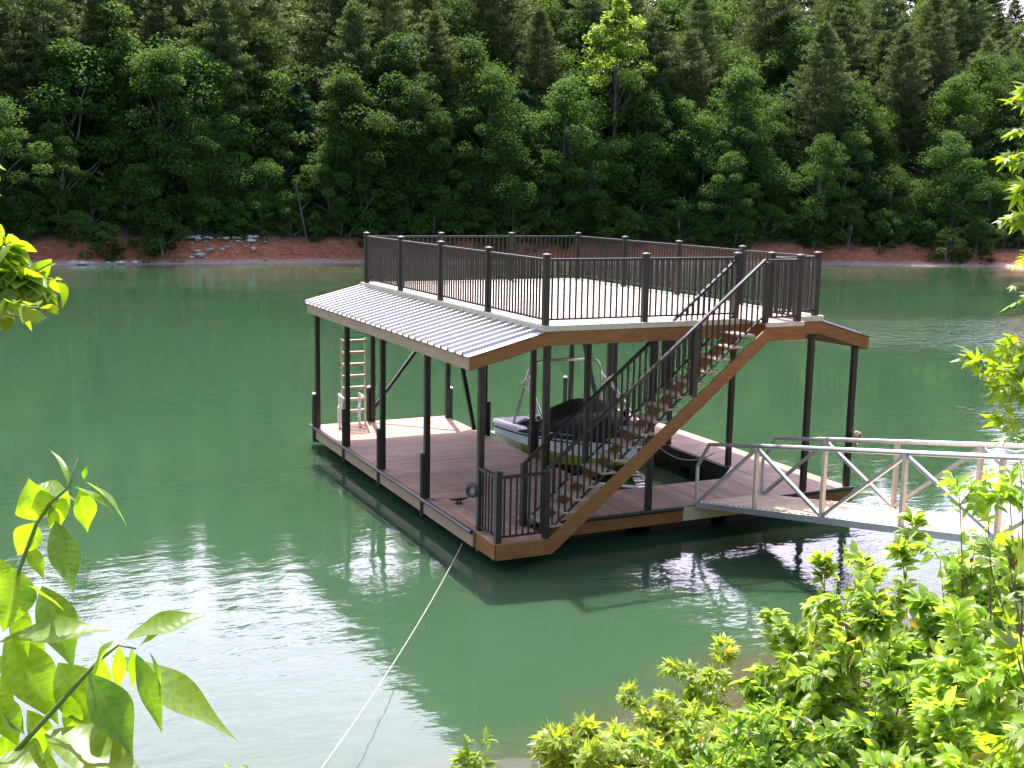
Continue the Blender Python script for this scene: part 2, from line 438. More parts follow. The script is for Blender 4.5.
m, t, p = mat('near_bank_ground')
n2 = noise(t, 3, 6, .7)
c = ramp(t, n2.outputs[0], [(.3, (.05, .035, .02)), (.55, (.09, .06, .035)), (.75, (.04, .06, .02))])
t.links.new(c.outputs[0], p.inputs['Base Color']); p.inputs['Roughness'].default_value = .95; bump(t, p, n2.outputs[0], .6, .05)
grid_sheet('near_bank', m, np.concatenate([np.arange(-60, -14, 2), np.arange(-14, 16, .4), np.arange(16, 61, 2)]),
           np.concatenate([np.arange(-60, -22, 2), np.arange(-22, 0, .4), np.arange(0, 24, 2)]), near_height, lambda d: d > -6)

# water: one sheet to the horizon
m, t, p = mat('lake_water')
g = t.nodes.new("ShaderNodeNewGeometry"); tc = t.nodes.new("ShaderNodeTexCoord")
dep = noise(t, .05, 3, .5)
base = ramp(t, dep.outputs[0], [(.3, (.024, .058, .026)), (.7, (.031, .070, .032))])
# silty shallow water along the near bank, from the real distance to that bank
shore = t.nodes.new("ShaderNodeVectorMath"); shore.operation = 'DOT_PRODUCT'; shore.inputs[1].default_value = (-.30, .954, 0)
t.links.new(g.outputs['Position'], shore.inputs[0])
ns = noise(t, .6, 3, .6)
sadd = nd(t, "ShaderNodeMath", operation='MULTIPLY_ADD'); sadd.inputs[1].default_value = 1.6; t.links.new(ns.outputs[0], sadd.inputs[0]); t.links.new(shore.outputs['Value'], sadd.inputs[2])
smr = nd(t, "ShaderNodeMapRange"); smr.inputs[1].default_value = -5.6; smr.inputs[2].default_value = -3.6; smr.interpolation_type = 'SMOOTHSTEP'
t.links.new(sadd.outputs[0], smr.inputs[0])
mixs = nd(t, "ShaderNodeMixRGB"); mixs.inputs[1].default_value = (.075, .062, .032, 1)
t.links.new(smr.outputs[0], mixs.inputs[0]); t.links.new(base.outputs[0], mixs.inputs[2])
t.links.new(mixs.outputs[0], p.inputs['Base Color'])
p.inputs['Roughness'].default_value = .03; p.inputs['IOR'].default_value = 1.42
p.inputs['Specular IOR Level'].default_value = .5
# ripples: long swell, small wind ripples whose strength comes in patches
w1 = noise(t, 1.5, 3, .5, stretch=(1.0, 1.7, 1)); w2 = noise(t, 5.0, 3, .55, stretch=(1.0, 1.9, 1)); w0 = noise(t, .35, 2, .5)
pt = noise(t, .075, 3, .55, stretch=(.7, 1.5, 1)); pr = nd(t, "ShaderNodeMapRange"); pr.inputs[1].default_value = .44; pr.inputs[2].default_value = .66; pr.inputs[3].default_value = .35; pr.inputs[4].default_value = 1.7
t.links.new(pt.outputs[0], pr.inputs[0])
m2 = nd(t, "ShaderNodeMath", operation='MULTIPLY'); t.links.new(w2.outputs[0], m2.inputs[0]); m2.inputs[1].default_value = .22
a2 = nd(t, "ShaderNodeMath", operation='ADD'); t.links.new(w1.outputs[0], a2.inputs[0]); t.links.new(m2.outputs[0], a2.inputs[1])
m3 = nd(t, "ShaderNodeMath", operation='MULTIPLY'); t.links.new(a2.outputs[0], m3.inputs[0]); gv = t.nodes.new("ShaderNodeVectorMath"); gv.operation = 'SUBTRACT'; gv.inputs[1].default_value = (34, 22, 0); t.links.new(g.outputs['Position'], gv.inputs[0])
gs = t.nodes.new("ShaderNodeVectorMath"); gs.operation = 'MULTIPLY'; gs.inputs[1].default_value = (1/16, 1/13, 0); t.links.new(gv.outputs[0], gs.inputs[0])
gl = t.nodes.new("ShaderNodeVectorMath"); gl.operation = 'LENGTH'; t.links.new(gs.outputs[0], gl.inputs[0])
gr_ = nd(t, "ShaderNodeMapRange"); gr_.interpolation_type = 'SMOOTHSTEP'; gr_.inputs[1].default_value = 1; gr_.inputs[2].default_value = .2; gr_.inputs[3].default_value = 0; gr_.inputs[4].default_value = 5.0
t.links.new(gl.outputs['Value'], gr_.inputs[0])
ga = nd(t, "ShaderNodeMath", operation='ADD'); t.links.new(pr.outputs[0], ga.inputs[0]); t.links.new(gr_.outputs[0], ga.inputs[1])
t.links.new(ga.outputs[0], m3.inputs[1])
p.inputs['Subsurface Weight'].default_value = 1.0; p.inputs['Subsurface Radius'].default_value = (.5, .9, .6); p.inputs['Subsurface Scale'].default_value = 2.0
b = bump(t, p, m3.outputs[0], 1.0, .011)
M['water'] = m
wb = MB(); wb.add([(-900, -600, 0), (900, -600, 0), (900, 900, 0), (-900, 900, 0)], [(0, 1, 2, 3)])
tag(wb.build('lake_water', m), kind='structure')

# ------------------------------------------------------------------ the boat dock
ZD, ZU, L, W = .45, 3.76, 8.93, 7.79
XA, XB = 1.19, 6.70
dock = thing('boat_dock', 'two storey floating boat dock with brown decks, dark railings and ribbed metal roof edges', 'boat dock', (3.9, 4.5, 0))


def boards(mb, x0, x1, y0, y1, z, along, wdt=.14, gap=.006, th=.035):
    if along == 'x':
        k = y0
        while k < y1-.02:
            mb.box(x0, x1, k, min(k+wdt-gap, y1), z-th, z); k += wdt
    else:
        k = x0
        while k < x1-.02:
            mb.box(k, min(k+wdt-gap, x1), y0, y1, z-th, z); k += wdt


b = MB()
boards(b, 0, 3.3, 1.45, 9.25, ZD, 'x')                     # wide lounge deck
boards(b, 6.6, W, 1.45, 9.25, ZD, 'x')                     # finger beyond the slip
boards(b, 0, W, 0, 1.444, ZD, 'y')                         # cross walk at the near end
b.add([(6.58, 1.45, ZD-.003), (6.05, 1.45, ZD-.003), (6.58, 1.95, ZD-.003), (6.58, 1.45, ZD-.03), (6.05, 1.45, ZD-.03), (6.58, 1.95, ZD-.03)],
      [(0, 2, 1), (3, 4, 5), (0, 1, 4, 3), (1, 2, 5, 4), (2, 0, 3, 5)])
b.build('lower_deck', M['deck'], dock)
b = MB()                                                     # white corner gusset of the slip
b.bar((6.56, 2.02, ZD+.015), (5.98, 1.46, ZD+.015), .07, .03); b.build('slip_gusset', M['white_cap'], dock)
b = MB(); b.bar((3.34, 2.02, ZD+.015), (3.92, 1.46, ZD+.015), .07, .03); b.build('slip_gusset', M['white_cap'], dock)
b = MB()
boards(b, .0, .93, -.77, -.004, ZD, 'x')
b.build('bottom_landing', M['deck'], dock)
# fascia boards: one ring per side
for nm, bx in (('left', (-.045, -.003, -.0, 9.27)), ('far', (0, 3.3, 9.253, 9.295)), ('right', (W+.003, W+.045, 0, 9.27)), ('farb', (6.6, W, 9.253, 9.295))):
    b = MB(); b.box(*bx, .19, ZD-.012); b.build('fascia_board', M['fascia_side'], dock, bevel=.004)
b = MB(); b.box(.94, 3.98, -.047, -.004, .19, ZD-.012); b.build('fascia_board', M['fascia'], dock, bevel=.004)
b = MB(); b.box(3.99, 5.75, -.05, -.004, .20, ZD-.02); fy = b.build('fascia_board', M['trim'], dock, bevel=.004); fy['label'] = 'pale yellow unstained fascia board under the gangway'
b = MB(); b.box(5.76, W+.045, -.047, -.004, .19, ZD-.012); b.build('fascia_board', M['fascia'], dock, bevel=.004)
for (x0, x1, y0, y1) in ((3.302, 3.34, 1.5, 9.25), (6.56, 6.598, 1.5, 9.25), (3.34, 6.56, 1.402, 1.44)):
    b = MB(); b.box(x0, x1, y0, y1, .12, ZD-.015); b.build('slip_fascia', M['float'], dock)
# black guard pipes
for a, c in (((-.075, -.02, ZD+.0), (-.075, 9.3, ZD+.0)), ((.95, -.085, ZD+.0), (3.95, -.085, ZD+.0)), ((5.8, -.085, ZD), (W, -.085, ZD))):
    b = MB(); b.tube([a, c], .035, 10); b.build('guard_pipe', M['pipe'], dock, smooth=False)
# floats
for x0, x1 in ((.25, 1.55), (1.75, 3.1), (6.65, 7.65)):
    for y0 in (.35, 2.2, 4.05, 5.9, 7.6):
        b = MB(); b.box(x0, x1, y0, y0+1.45, -.3, .185); b.build('float', M['float'], dock, bevel=.04)
for x0 in (3.5, 5.1):
    b = MB(); b.box(x0, x0+1.3, .2, 1.3, -.3, .185); b.build('float', M['float'], dock, bevel=.04)
b = MB(); b.box(.1, 3.2, .1, 9.1, .186, .40); b.box(6.66, 7.7, 1.5, 9.1, .186, .40); b.box(.1, 7.7, .05, 1.38, .187, .401)
b.build('deck_frame', M['float'], dock)


# roof posts
def post(x, y, z1, stub=None, stubh=1.25, cap=False):
    b = MB(); b.box(x-.05, x+.05, y-.05, y+.05, .1 if (x < .1 or x > 7.7) else ZD, z1)
    o = b.build('roof_post', M['bronze'], dock, bevel=.006)
    if stub:
        sx, sy = x+stub[0], y+stub[1]
        s = MB(); s.tube([(sx, sy, .12), (sx, sy, stubh)], .052, 10); s.build('spud_sleeve', M['bronze'], o)
        if cap:
            s = MB(); s.tube([(sx, sy, stubh), (sx, sy, stubh+.03), (sx, sy, stubh+.05)], [.056, .05, .02], 10); s.build('cap', M['white_cap'], o)
    return o


def roofz(x):
    if x < 1.15: return 3.10+(x+.19)/(1.34)*.34
    if x > 6.75: return 3.10+(7.9-x)/(1.15)*.34
    return 3.44


post(.03, 8.98, roofz(.03), (-.085, .0), 1.22, True)
for y in (6.83, 4.59, 2.25): post(.045, y, roofz(.045), (-.085, -.03), 1.27, False)
post(.09, .03, roofz(.09))
post(1.42, 9.18, 3.40, (-.07, .08), 1.25, True)
post(3.25, 8.98, 3.42, (.11, .06), 1.15, True)
for y in (6.9, 4.5, 2.25): post(3.28, y, 3.42, (.12, .04) if y > 3 else None, 1.2)
post(6.63, 8.98, 3.42, (-.13, .06), 1.25, True)
for y in (6.9, 4.5, 2.3): post(6.65, y, 3.42)
post(7.74, 8.98, roofz(7.74), (.1, .06), 1.25, True)
post(1.27, .06, 3.42); post(3.29, .02, 3.42); post(6.70, .04, 3.42); post(7.74, .04, roofz(7.74))
for a, c in (((1.42, 9.18, .75), (3.2, 9.05, 3.05)), ((3.28, 7.45, .42), (3.28, 8.9, 3.2)), ((6.65, 7.45, .42), (6.65, 8.9, 3.2))):
    b = MB(); b.bar(a, c, .07, .09, (0, 1, 0) if abs(c[1]-a[1]) < .5 else (1, 0, 0)); b.build('brace', M['bronze'], dock, bevel=.006)


# end gable fascia: follows the roof, level in the middle, falling to both eaves
def gable(y0, y1, dz=0.0):
    top = [(-.19, 3.325), (1.12, 3.665), (6.78, 3.665), (7.90, 3.335)]
    bot = [(7.90, 3.10), (6.74, 3.44), (1.16, 3.44), (-.19, 3.095)]
    b = MB(); b.prism_xz(top+bot, y0, y1); return b


gable(-.135, -.095).build('gable_fascia', M['fascia'], dock, bevel=.004)
gable(9.03, 9.07).build('gable_fascia', M['fascia'], dock, bevel=.004)
for x in (-.185, 7.86):
    b = MB(); b.box(x, x+.035, -.09, 9.025, 3.10, 3.30); b.build('eave_fascia', M['fascia_side'], dock, bevel=.004)
# ribbed metal roof skirts: pans and standing ribs in one sheet each
for sgn, xe, xt, ze, zt in ((1, -.22, 1.15, 3.325, 3.672), (-1, 7.93, 6.75, 3.335, 3.672)):
    b = MB(); prof = []
    y = -.15; y1 = 9.09; k = 0; pitch_ = .298
    while y < y1-.05:
        prof += [(y, 0), (y+pitch_-.075, 0), (y+pitch_-.060, .055), (y+pitch_-.018, .055), (y+pitch_-.002, 0)]; y += pitch_
    prof = [(min(q, y1), h) for q, h in prof]
    n = len(prof)
    vs = [(xe, q, ze+h) for q, h in prof]+[(xt, q, zt+h) for q, h in prof]+[(xe, q, ze+h-.012) for q, h in prof]+[(xt, q, zt+h-.012) for q, h in prof]
    fs = []
    for i in range(n-1):
        fs += [(i, i+1, n+i+1, n+i), (2*n+i, 3*n+i, 3*n+i+1, 2*n+i+1), (i, 2*n+i, 2*n+i+1, i+1), (n+i, n+i+1, 3*n+i+1, 3*n+i)]
    b.add(vs, fs); b.build('metal_roof', M['roof'], dock)
# upper deck
b = MB(); boards(b, XA-.06, XB+.06, -.10, 9.03, ZU, 'x'); b.build('upper_deck', M['deck_top'], dock)
for bx in ((XA-.10, XB+.10, -.142, -.103), (XA-.10, XB+.10, 9.033, 9.072)):
    b = MB(); b.box(*bx, 3.67, ZU+.004); b.build('deck_trim', M['trim'], dock, bevel=.004)
for x in (XA-.105, XB+.063):
    b = MB(); b.box(x, x+.042, -.10, 9.03, 3.668, ZU+.004); b.build('deck_trim', M['trim'], dock, bevel=.004)
b = MB()
for k in range(16):
    y = .25+k*.57; b.box(XA+.05, XB-.05, y-.02, y+.02, 3.50, 3.722)
b.build('deck_joist', M['fascia'], dock)
for x in (XA+.02, 3.28, XB-.06):
    b = MB(); b.box(x-.03, x+.03, -.09, 9.0, 3.42, 3.499); b.build('roof_beam', M['bronze'], dock)
# upper landing of the stair
b = MB(); boards(b, 5.0, 5.79, -.77, -.146, ZU, 'x'); b.build('upper_landing', M['deck_top'], dock)
b = MB(); b.box(4.99, 5.80, -.812, -.774, ZU-.075, ZU+.003); b.build('deck_trim', M['trim'], dock, bevel=.003)
b = MB(); b.box(5.80, 5.835, -.81, -.15, 3.45, ZU-.002); b.build('landing_fascia', M['fascia'], dock)

# ---- railings
RH = 1.07


def rail_post(x, y, z0, parent, h=RH+.03):
    b = MB(); b.box(x-.05, x+.05, y-.05, y+.05, z0, z0+h)
    o = b.build('rail_post', M['bronze'], parent, bevel=.006)
    b = MB(); b.box(x-.04, x+.04, y-.04, y+.04, z0+h, z0+h+.015); b.box(x-.058, x+.058, y-.058, y+.058, z0+h+.015, z0+h+.04)
    b.add([(x-.058, y-.058, z0+h+.0402), (x+.058, y-.058, z0+h+.0402), (x+.058, y+.058, z0+h+.0402), (x-.058, y+.058, z0+h+.0402), (x, y, z0+h+.062)],
          [(0, 1, 4), (1, 2, 4), (2, 3, 4), (3, 0, 4), (3, 2, 1, 0)])
    b.build('post_cap', M['bronze'], parent)
    return o


def rail_bay(a, c, parent, z0a, z0c, top=RH-.02, foot=.09, sp=.112):
    """one bay between two posts: bottom rail and balusters in one panel"""
    a = Vector((a[0], a[1], z0a)); c = Vector((c[0], c[1], z0c)); d = (c-a); dh = Vector((d.x, d.y, 0)); l = dh.length; e = dh.normalized()
    a2 = a+d*(.05/l); c2 = c-d*(.05/l)
    b = MB()
    up = Vector((0, 0, 1))
    b.bar(a2+up*foot, c2+up*foot, .035, .03)
    n = max(1, int(round(l/sp)))
    for k in range(1, n):
        q = a+d*(k/n); b.box(q.x-.0125, q.x+.0125, q.y-.0125, q.y+.0125, q.z+foot+.01, q.z+top-.02)
    b.build('baluster_panel', M['bronze'], parent)


def top_rail(a, c, parent, z=RH, za=None, zc=None):
    b = MB(); b.bar((a[0], a[1], za), (c[0], c[1], zc), .062, .042); return b.build('top_rail', M['bronze'], parent, bevel=.008)


def rail_run(pts, z0, name, skip_last=False):
    """the run's mesh is its top rail; posts, caps and panels hang under it"""
    b = MB()
    for a, c in zip(pts[:-1], pts[1:]):
        b.bar((a[0], a[1], z0+RH-.02), (c[0], c[1], z0+RH-.02), .062, .042)
    o = b.build(name, M['bronze'], dock)
    for i, q in enumerate(pts):
        if not (skip_last and i == len(pts)-1): rail_post(q[0], q[1], z0, o)
    for a, c in zip(pts[:-1], pts[1:]): rail_bay(a, c, o, z0, z0)
    return o


xa, xb, y0, y1 = XA+.0, XB-.0, .0, L
rail_run([(xa, y0), (xa, L/4), (xa, L/2), (xa, L*.75), (xa, y1)], ZU, 'railing')
rail_run([(xa, y1), (xa+(xb-xa)/3, y1), (xa+(xb-xa)*2/3, y1), (xb, y1)][0:], ZU, 'railing') if False else None


def rail_side(pts, own, z0):
    b = MB()
    for a, c in zip(pts[:-1], pts[1:]):
        b.bar((a[0], a[1], z0+RH-.02), (c[0], c[1], z0+RH-.02), .062, .042)
    o = b.build('railing', M['bronze'], dock)
    for q in own: rail_post(q[0], q[1], z0, o)
    for a, c in zip(pts[:-1], pts[1:]): rail_bay(a, c, o, z0, z0)
    return o


far = [(xa, y1), (xa+(xb-xa)/3, y1), (xa+(xb-xa)*2/3, y1), (xb, y1)]
rail_side(far, far[1:], ZU)
rgt = [(xb, y1), (xb, L*.75), (xb, L/2), (xb, L/4), (xb, y0)]
rail_side(rgt, rgt[1:], ZU)
nl = [(xa, y0), (3.06, y0), (4.93, y0)]
rail_side(nl, nl[1:], ZU)
nr = [(5.67, y0), (xb, y0)]
rail_side(nr, nr[:1], ZU)
lg = [(5.71, -.72), (5.69, -.02)]
rail_side(lg, lg[:1], ZU)
lo = [(5.02, -.74), (5.71, -.74)]
rail_side(lo, [], ZU)
bl = [(.06, -.02), (.06, -.72), (.92, -.72)]
rail_side(bl, bl[1:2], ZD)

# ---- staircase
stair = None
X0, X1 = .93, 5.0
n_r = 17; rise = (ZU-ZD)/n_r; run = (X1-X0)/n_r


def stringer(y0, y1):
    b = MB(); k = .30
    b.prism_xz([(X0-.0, ZD-.005), (X1+.02, ZU-.005-.075), (5.80, ZU-.08), (5.80, 3.45), (X1+.07, 3.45), (X0+.06, ZD-.262), (X0-.92, ZD-.262), (X0-.92, ZD-.012), (X0-.03, ZD-.012)], y0, y1)
    return b


stair = stringer(-.81, -.772).build('staircase', M['fascia'], dock, bevel=.004)
b = MB(); b.prism_xz([(X0+.1, ZD+.05), (X1-.1, ZU-.15), (X1-.1, ZU-.38), (X0+.30, ZD-.0)], -.062, -.03); b.build('inner_stringer', M['fascia'], stair)
b = MB(); b.box(.015-.03, .014, -.77, -.05, ZD-.262, ZD-.012); b.build('landing_fascia', M['fascia'], stair)
for k in range(1, n_r):
    x = X0+(k-1)*run; z = ZD+k*rise
    b = MB(); b.box(x-.01, x+.135, -.768, -.07, z-.035, z); b.box(x+.141, x+.27, -.768, -.07, z-.035, z)
    b.build('tread', M['tread'], stair, bevel=.004)
for yy, z0, xs, zs, xe, ze, mid in ((-.745, 0, .89, 1.56, 4.95, 4.82, 3.6), (.0, 0, .86, 1.50, 4.93, 4.80, 3.56)):
    b = MB(); b.bar((xs, yy, zs), (xe, yy, ze), .062, .042)
    h = b.build('handrail', M['bronze'], stair)
    q = MB(); q.bar((X0+.02, yy, ZD+.12), (X1-.05, yy, ZU+.10), .035, .03)
    n = 36
    for k in range(1, n):
        x = xs+(xe-xs)*k/n; zb = ZD+.12+(x-X0)/(X1-X0)*(ZU-ZD); zt = zs+(ze-zs)*k/n
        q.box(x-.0125, x+.0125, yy-.0125, yy+.0125, zb, zt-.02)
    q.build('baluster_panel', M['bronze'], h)
    xm = mid; zb = ZD+(xm-X0)/(X1-X0)*(ZU-ZD)
    q = MB(); q.box(xm-.05, xm+.05, yy-.045, yy+.045, zb-.05, zs+(ze-zs)*(xm-xs)/(xe-xs)-.022); q.build('rail_post', M['bronze'], h)
    q = MB(); q.box(xs-.05, xs+.05, yy-.05, yy+.05, ZD, zs-.0); q.build('newel_post', M['bronze'], h, bevel=.006)
    if yy < -.1:
        q = MB(); q.box(4.96, 5.05, yy-.045, yy+.045, ZU-.01, ZU+RH-.045); q.build('newel_post', M['bronze'], h, bevel=.006)

# ------------------------------------------------------------------ gangway
gw = thing('gangway', 'aluminium truss gangway with tan plank floor rising from the dock to the bank', 'gangway', (5.0, -.1, .5))
GL = 11.0


def gz(y): return .50+(-y)*.178


b = MB()
y = -.12
while y > -GL:
    b.bar((4.33, y-.07, gz(y-.07)), (5.66, y-.07, gz(y-.07)), .138, .03); y -= .145
b.build('walkway', varied('gangway_planks', (.40, .27, .165), (.52, .37, .24), 5, .6, 0, .25, .003, None, .1), gw)
b = MB(); b.bar((4.30, -.02, .478), (5.70, -.02, .478), .2, .012); b.build('hinge_plate', M['alu'], gw)
for x in (4.27, 5.70):
    b = MB(); b.bar((x, -.05, gz(0)-.03), (x, -GL, gz(-GL)-.03), .05, .10); b.build('bottom_chord', M['alu'], gw)
    b = MB(); hh = 1.06
    b.tube([(x, -.02, gz(0)), (x, -.02, 1.17), (x, -.34, 1.62), (x, -1.5, 1.83)], .032, 8)
    b.tube([(x, -1.45, gz(-1.45)+hh+.01), (x, -GL, gz(-GL)+hh)], .036, 8)
    b.build('handrail', M['alu'], gw)
    for k in range(0, 7):
        yb = -1.66-k*1.62
        if yb < -GL: continue
        b = MB(); b.bar((x, yb, gz(yb)), (x, yb, gz(yb)+hh), .06, .06, (0, 1, 0)); b.build('upright', M['alu_tan'], gw)
        yc = yb+1.62 if k else -.08
        # zig-zag of diagonals between the uprights
        lo_, hi_ = ((yc, yb) if k % 2 == 0 else (yb, yc))
        b = MB(); b.bar((x, lo_, gz(lo_)+.02), (x, hi_, gz(hi_)+hh-.03), .05, .05, (1, 0, 0)); b.build('diagonal', M['alu'], gw)
b = MB()
for k in range(6): b.box(4.30, 5.67, -1.7-k*1.62-.03, -1.7-k*1.62+.03, gz(-1.7-k*1.62)-.085, gz(-1.7-k*1.62)-.02)
b.build('cross_member', M['alu'], gw)

# ------------------------------------------------------------------ swim ladder
lad = thing('swim_ladder', 'raised aluminium swim ladder with tan rungs at the far corner of the lower deck', 'ladder', (.75, 9.1, ZD))
for x in (.64, 1.21):
    b = MB(); b.tube([(x, 9.12, ZD), (x, 9.12, 2.46)], .022, 8); b.build('side_rail', M['alu_tan'], lad)
for k in range(7):
    z = 2.40-k*.275
    b = MB(); b.box(.65, 1.20, 9.08, 9.16, z-.03, z+.03); b.build('rung', varied('tan_rung', (.5, .36, .24), (.6, .45, .32), 8, .6) if k == 0 else bpy.data.materials['tan_rung'], lad)
for x in (.53, 1.02):
    b = MB(); b.tube([(x, 8.95, ZD), (x, 8.95, 1.20), (x+.04, 8.7, 1.12)], .03, 8); b.tube([(x, 8.9, .95), (x-.07, 8.8, .9), (x-.09, 8.75, .7), (x-.05, 8.75, .45)], .025, 8); b.build('grab_handle', M['white_cap'], lad)

# ------------------------------------------------------------------ wakeboard boat in the slip
boat = thing('wakeboard_boat', 'white and yellow wakeboard boat under a black canvas cover in the dock slip', 'boat', (4.95, 4.5, 0))
BX = 4.95


def hull_sec(y):
    """y from stern 7.35 to bow 1.65: half beam, gunwale height, chine half, keel depth"""
    u = (7.45-y)/4.45
    hb = 1.22*(1-max(0, (u-.28)/.72)**2.0*.97) if u > .28 else 1.22-.05*(1-u/.28)
    gz_ = .66+.28*u
    return hb, gz_, hb*.90, -.30+.30*max(0, (u-.6)/.4)**2


ys = [7.45, 7.1, 6.6, 6.05, 5.5, 4.95, 4.4, 3.9, 3.5, 3.2, 3.0]
for nm, zf0, zf1, mm in (('hull_side', .50, 1.0, 'gel'), ('hull_bottom', 0, .5, 'gel_y')):
    b = MB(); vs = []
    for y in ys:
        hb, gz_, ch, kz = hull_sec(y)
        u_ = (7.45-y)/4.45; zs_ = .36+.12*u_; rk = min(.93, max(0, (u_-.45)/.55)**1.3)
        lv = [(hb, gz_), (hb*.985, zs_)] if mm == 'gel' else [(hb*.985, zs_-.004), (ch, .10+(zs_-.10)*rk), (ch*.55, kz*.5+(zs_-kz*.5)*rk), (0, kz+(zs_-kz)*rk)]
        for sg in (1, -1):
            vs += [(BX+sg*q, y, z) for q, z in lv]
    k = len(lv); fs = []
    for i in range(len(ys)-1):
        for s_ in range(2):
            for j in range(k-1):
                o = i*2*k+s_*k+j; fs.append((o, o+1, o+1+2*k, o+2*k))
    fs.append(tuple(list(range(k))+list(range(2*k-1, k-1, -1))))
    b.add(vs, fs); hs_ = b.build('hull' if mm == 'gel' else 'lower_hull', M[mm], boat, smooth=False)
b = MB(); vs = []; fs = []                               # deck rim: gunwale cap with a rolled inner edge
for y in ys:
    hb, gz_, ch, kz = hull_sec(y); iw = max(hb-.22, .02)
    for sg in (1, -1): vs += [(BX+sg*(hb+.03), y, gz_-.06), (BX+sg*(hb+.02), y, gz_+.02), (BX+sg*iw, y, gz_+.04), (BX+sg*iw, y, gz_-.12)]
for i in range(len(ys)-1):
    for s_ in range(2):
        for j in range(3):
            o = i*8+s_*4+j; fs.append((o, o+1, o+9, o+8))
b.add(vs, fs); b.build('gunwale', M['gel'], boat, smooth=True)
b = MB(); b.box(BX-1.15, BX+1.15, 6.75, 7.42, .60, .70); b.build('engine_hatch', M['seat'], boat, bevel=.03)
b = MB(); b.box(BX-1.05, BX+1.05, 7.47, 7.95, .22, .28); b.build('swim_platform', M['seat'], boat, bevel=.02)
b = MB(); b.box(BX-.9, BX+.9, 4.6, 6.7, .30, .37); b.build('cockpit_floor', M['seat'], boat)
for s_ in (-1, 1):                                       # dark side screens below the tower
    b = MB(); xx = BX+s_*1.12
    b.add([(xx, 6.45, .74), (xx, 5.0, .80), (xx-s_*.10, 5.2, 1.10), (xx-s_*.10, 5.9, 1.02), (xx-.02*s_, 6.45, .74), (xx-.02*s_, 5.0, .80), (xx-s_*.12, 5.2, 1.10), (xx-s_*.12, 5.9, 1.02)],
          [(0, 1, 2, 3), (7, 6, 5, 4), (0, 3, 7, 4), (3, 2, 6, 7), (2, 1, 5, 6), (1, 0, 4, 5)])
    b.build('side_screen', M['screen'], boat)
# black cover: draped sheet with a ridge and sagging sides
b = MB(); ny, nx = 22, 17; vs = []
for i in range(ny+1):
    y = 5.95-(5.95-3.1)*i/ny; hb, gz_, ch, kz = hull_sec(y); hb = hb+.05
    u = i/ny
    ridge = (.30*max(0, 1-abs(u-.16)/.16)+.32*min(1, max(0, (u-.05)/.1))*min(1, max(0, (.95-u)/.3))) * min(1, u*9) * (1-max(0, (u-.75)/.25)*.8)
    for j in range(nx+1):
        s_ = -1+2*j/nx; z = gz_+.05+ridge*(1-abs(s_)**2.6)+.02*math.sin(9*s_+14*u)*(1-abs(s_))
        if abs(s_) > .99: z = gz_-.08
        vs.append((BX+hb*s_*(1.0 if abs(s_) < .99 else 1.02), y, z))
fs = [(i*(nx+1)+j, i*(nx+1)+j+1, (i+1)*(nx+1)+j+1, (i+1)*(nx+1)+j) for i in range(ny) for j in range(nx)]
b.add(vs, fs); o = b.build('canvas_cover', M['cover'], boat, smooth=True)
sm = o.modifiers.new('thickness', 'SOLIDIFY'); sm.thickness = .015
for u_, nm in ((5.55, 'cover_strap'), (4.5, 'cover_strap'), (3.7, 'cover_strap')):
    hb = hull_sec(u_)[0]; gz0 = hull_sec(u_)[1]; q_ = MB()
    for s_ in (-1, 1): q_.tube([(BX+s_*(hb+.075), u_, gz0+.05), (BX+s_*(hb+.06), u_-.02, .42)], .012, 5)
    q_.build(nm, M['seat'], boat)
b = MB()
for s_ in (-1, 1):
    ln_ = [(BX+s_*(hull_sec(y)[0]*.995+.012), y, hull_sec(y)[1]-.15) for y in ys[:-3]]
    b.tube(ln_, .016, 5)
b.build('rub_rail', M['cover'], boat)
# tower
b = MB()
for s_ in (-1, 1):
    xg = BX+s_*1.14; xt = BX+s_*.92
    b.tube([(xg, 6.5, .70), (xt-.0, 6.22, 1.95), (xt-s_*.10, 6.20, 2.12), (BX+s_*.55, 6.2, 2.18)], .032, 8)
    b.tube([(xg, 4.75, .82), (xg-s_*.07, 5.5, 1.36), (xt+s_*.02, 6.18, 1.86)], .032, 8)
    b.tube([(xg, 6.4, .74), (xg, 5.8, .98), (xg-s_*.01, 5.3, 1.08), (xg-s_*.05, 5.4, 1.12)], .028, 8)
b.tube([(BX-.60, 6.2, 2.18), (BX+.60, 6.2, 2.18)], .038, 8)
b.build('tower', M['steel'], boat, smooth=True)
for s_ in (-1, 1):
    b = MB(); xt = BX+s_*.98
    for k in range(3): b.tube([(xt-.10*s_, 6.15-.09*k, 1.62+.04*k), (xt+.16*s_, 6.12-.09*k, 1.72+.06*k)], .022, 6)
    b.tube([(xt, 6.25, 1.60), (xt+.05*s_, 5.85, 1.64)], .03, 6)
    b.build('board_rack', M['steel'], boat)

# ------------------------------------------------------------------ loose things on the dock


def coil(name, label, cat, c, ax, r, turns, m, rad=.018, seed=1):
    rr = random.Random(seed); b = MB(); pts = []
    c = Vector(c); ax = Vector(ax).normalized(); u = ax.orthogonal().normalized(); v = ax.cross(u)
    for k in range(turns*18):
        a = k/18*2*math.pi; q = r*(1+.18*math.sin(a*.37+seed)+rr.uniform(-.14, .14))
        pts.append(c+u*math.cos(a)*q+v*math.sin(a)*q*1.1+ax*(.03*math.sin(a*.23)+.05*k/(turns*18)))
    b.tube(pts, rad, 6); return tag(b.build(name, m, smooth=True), label, cat)


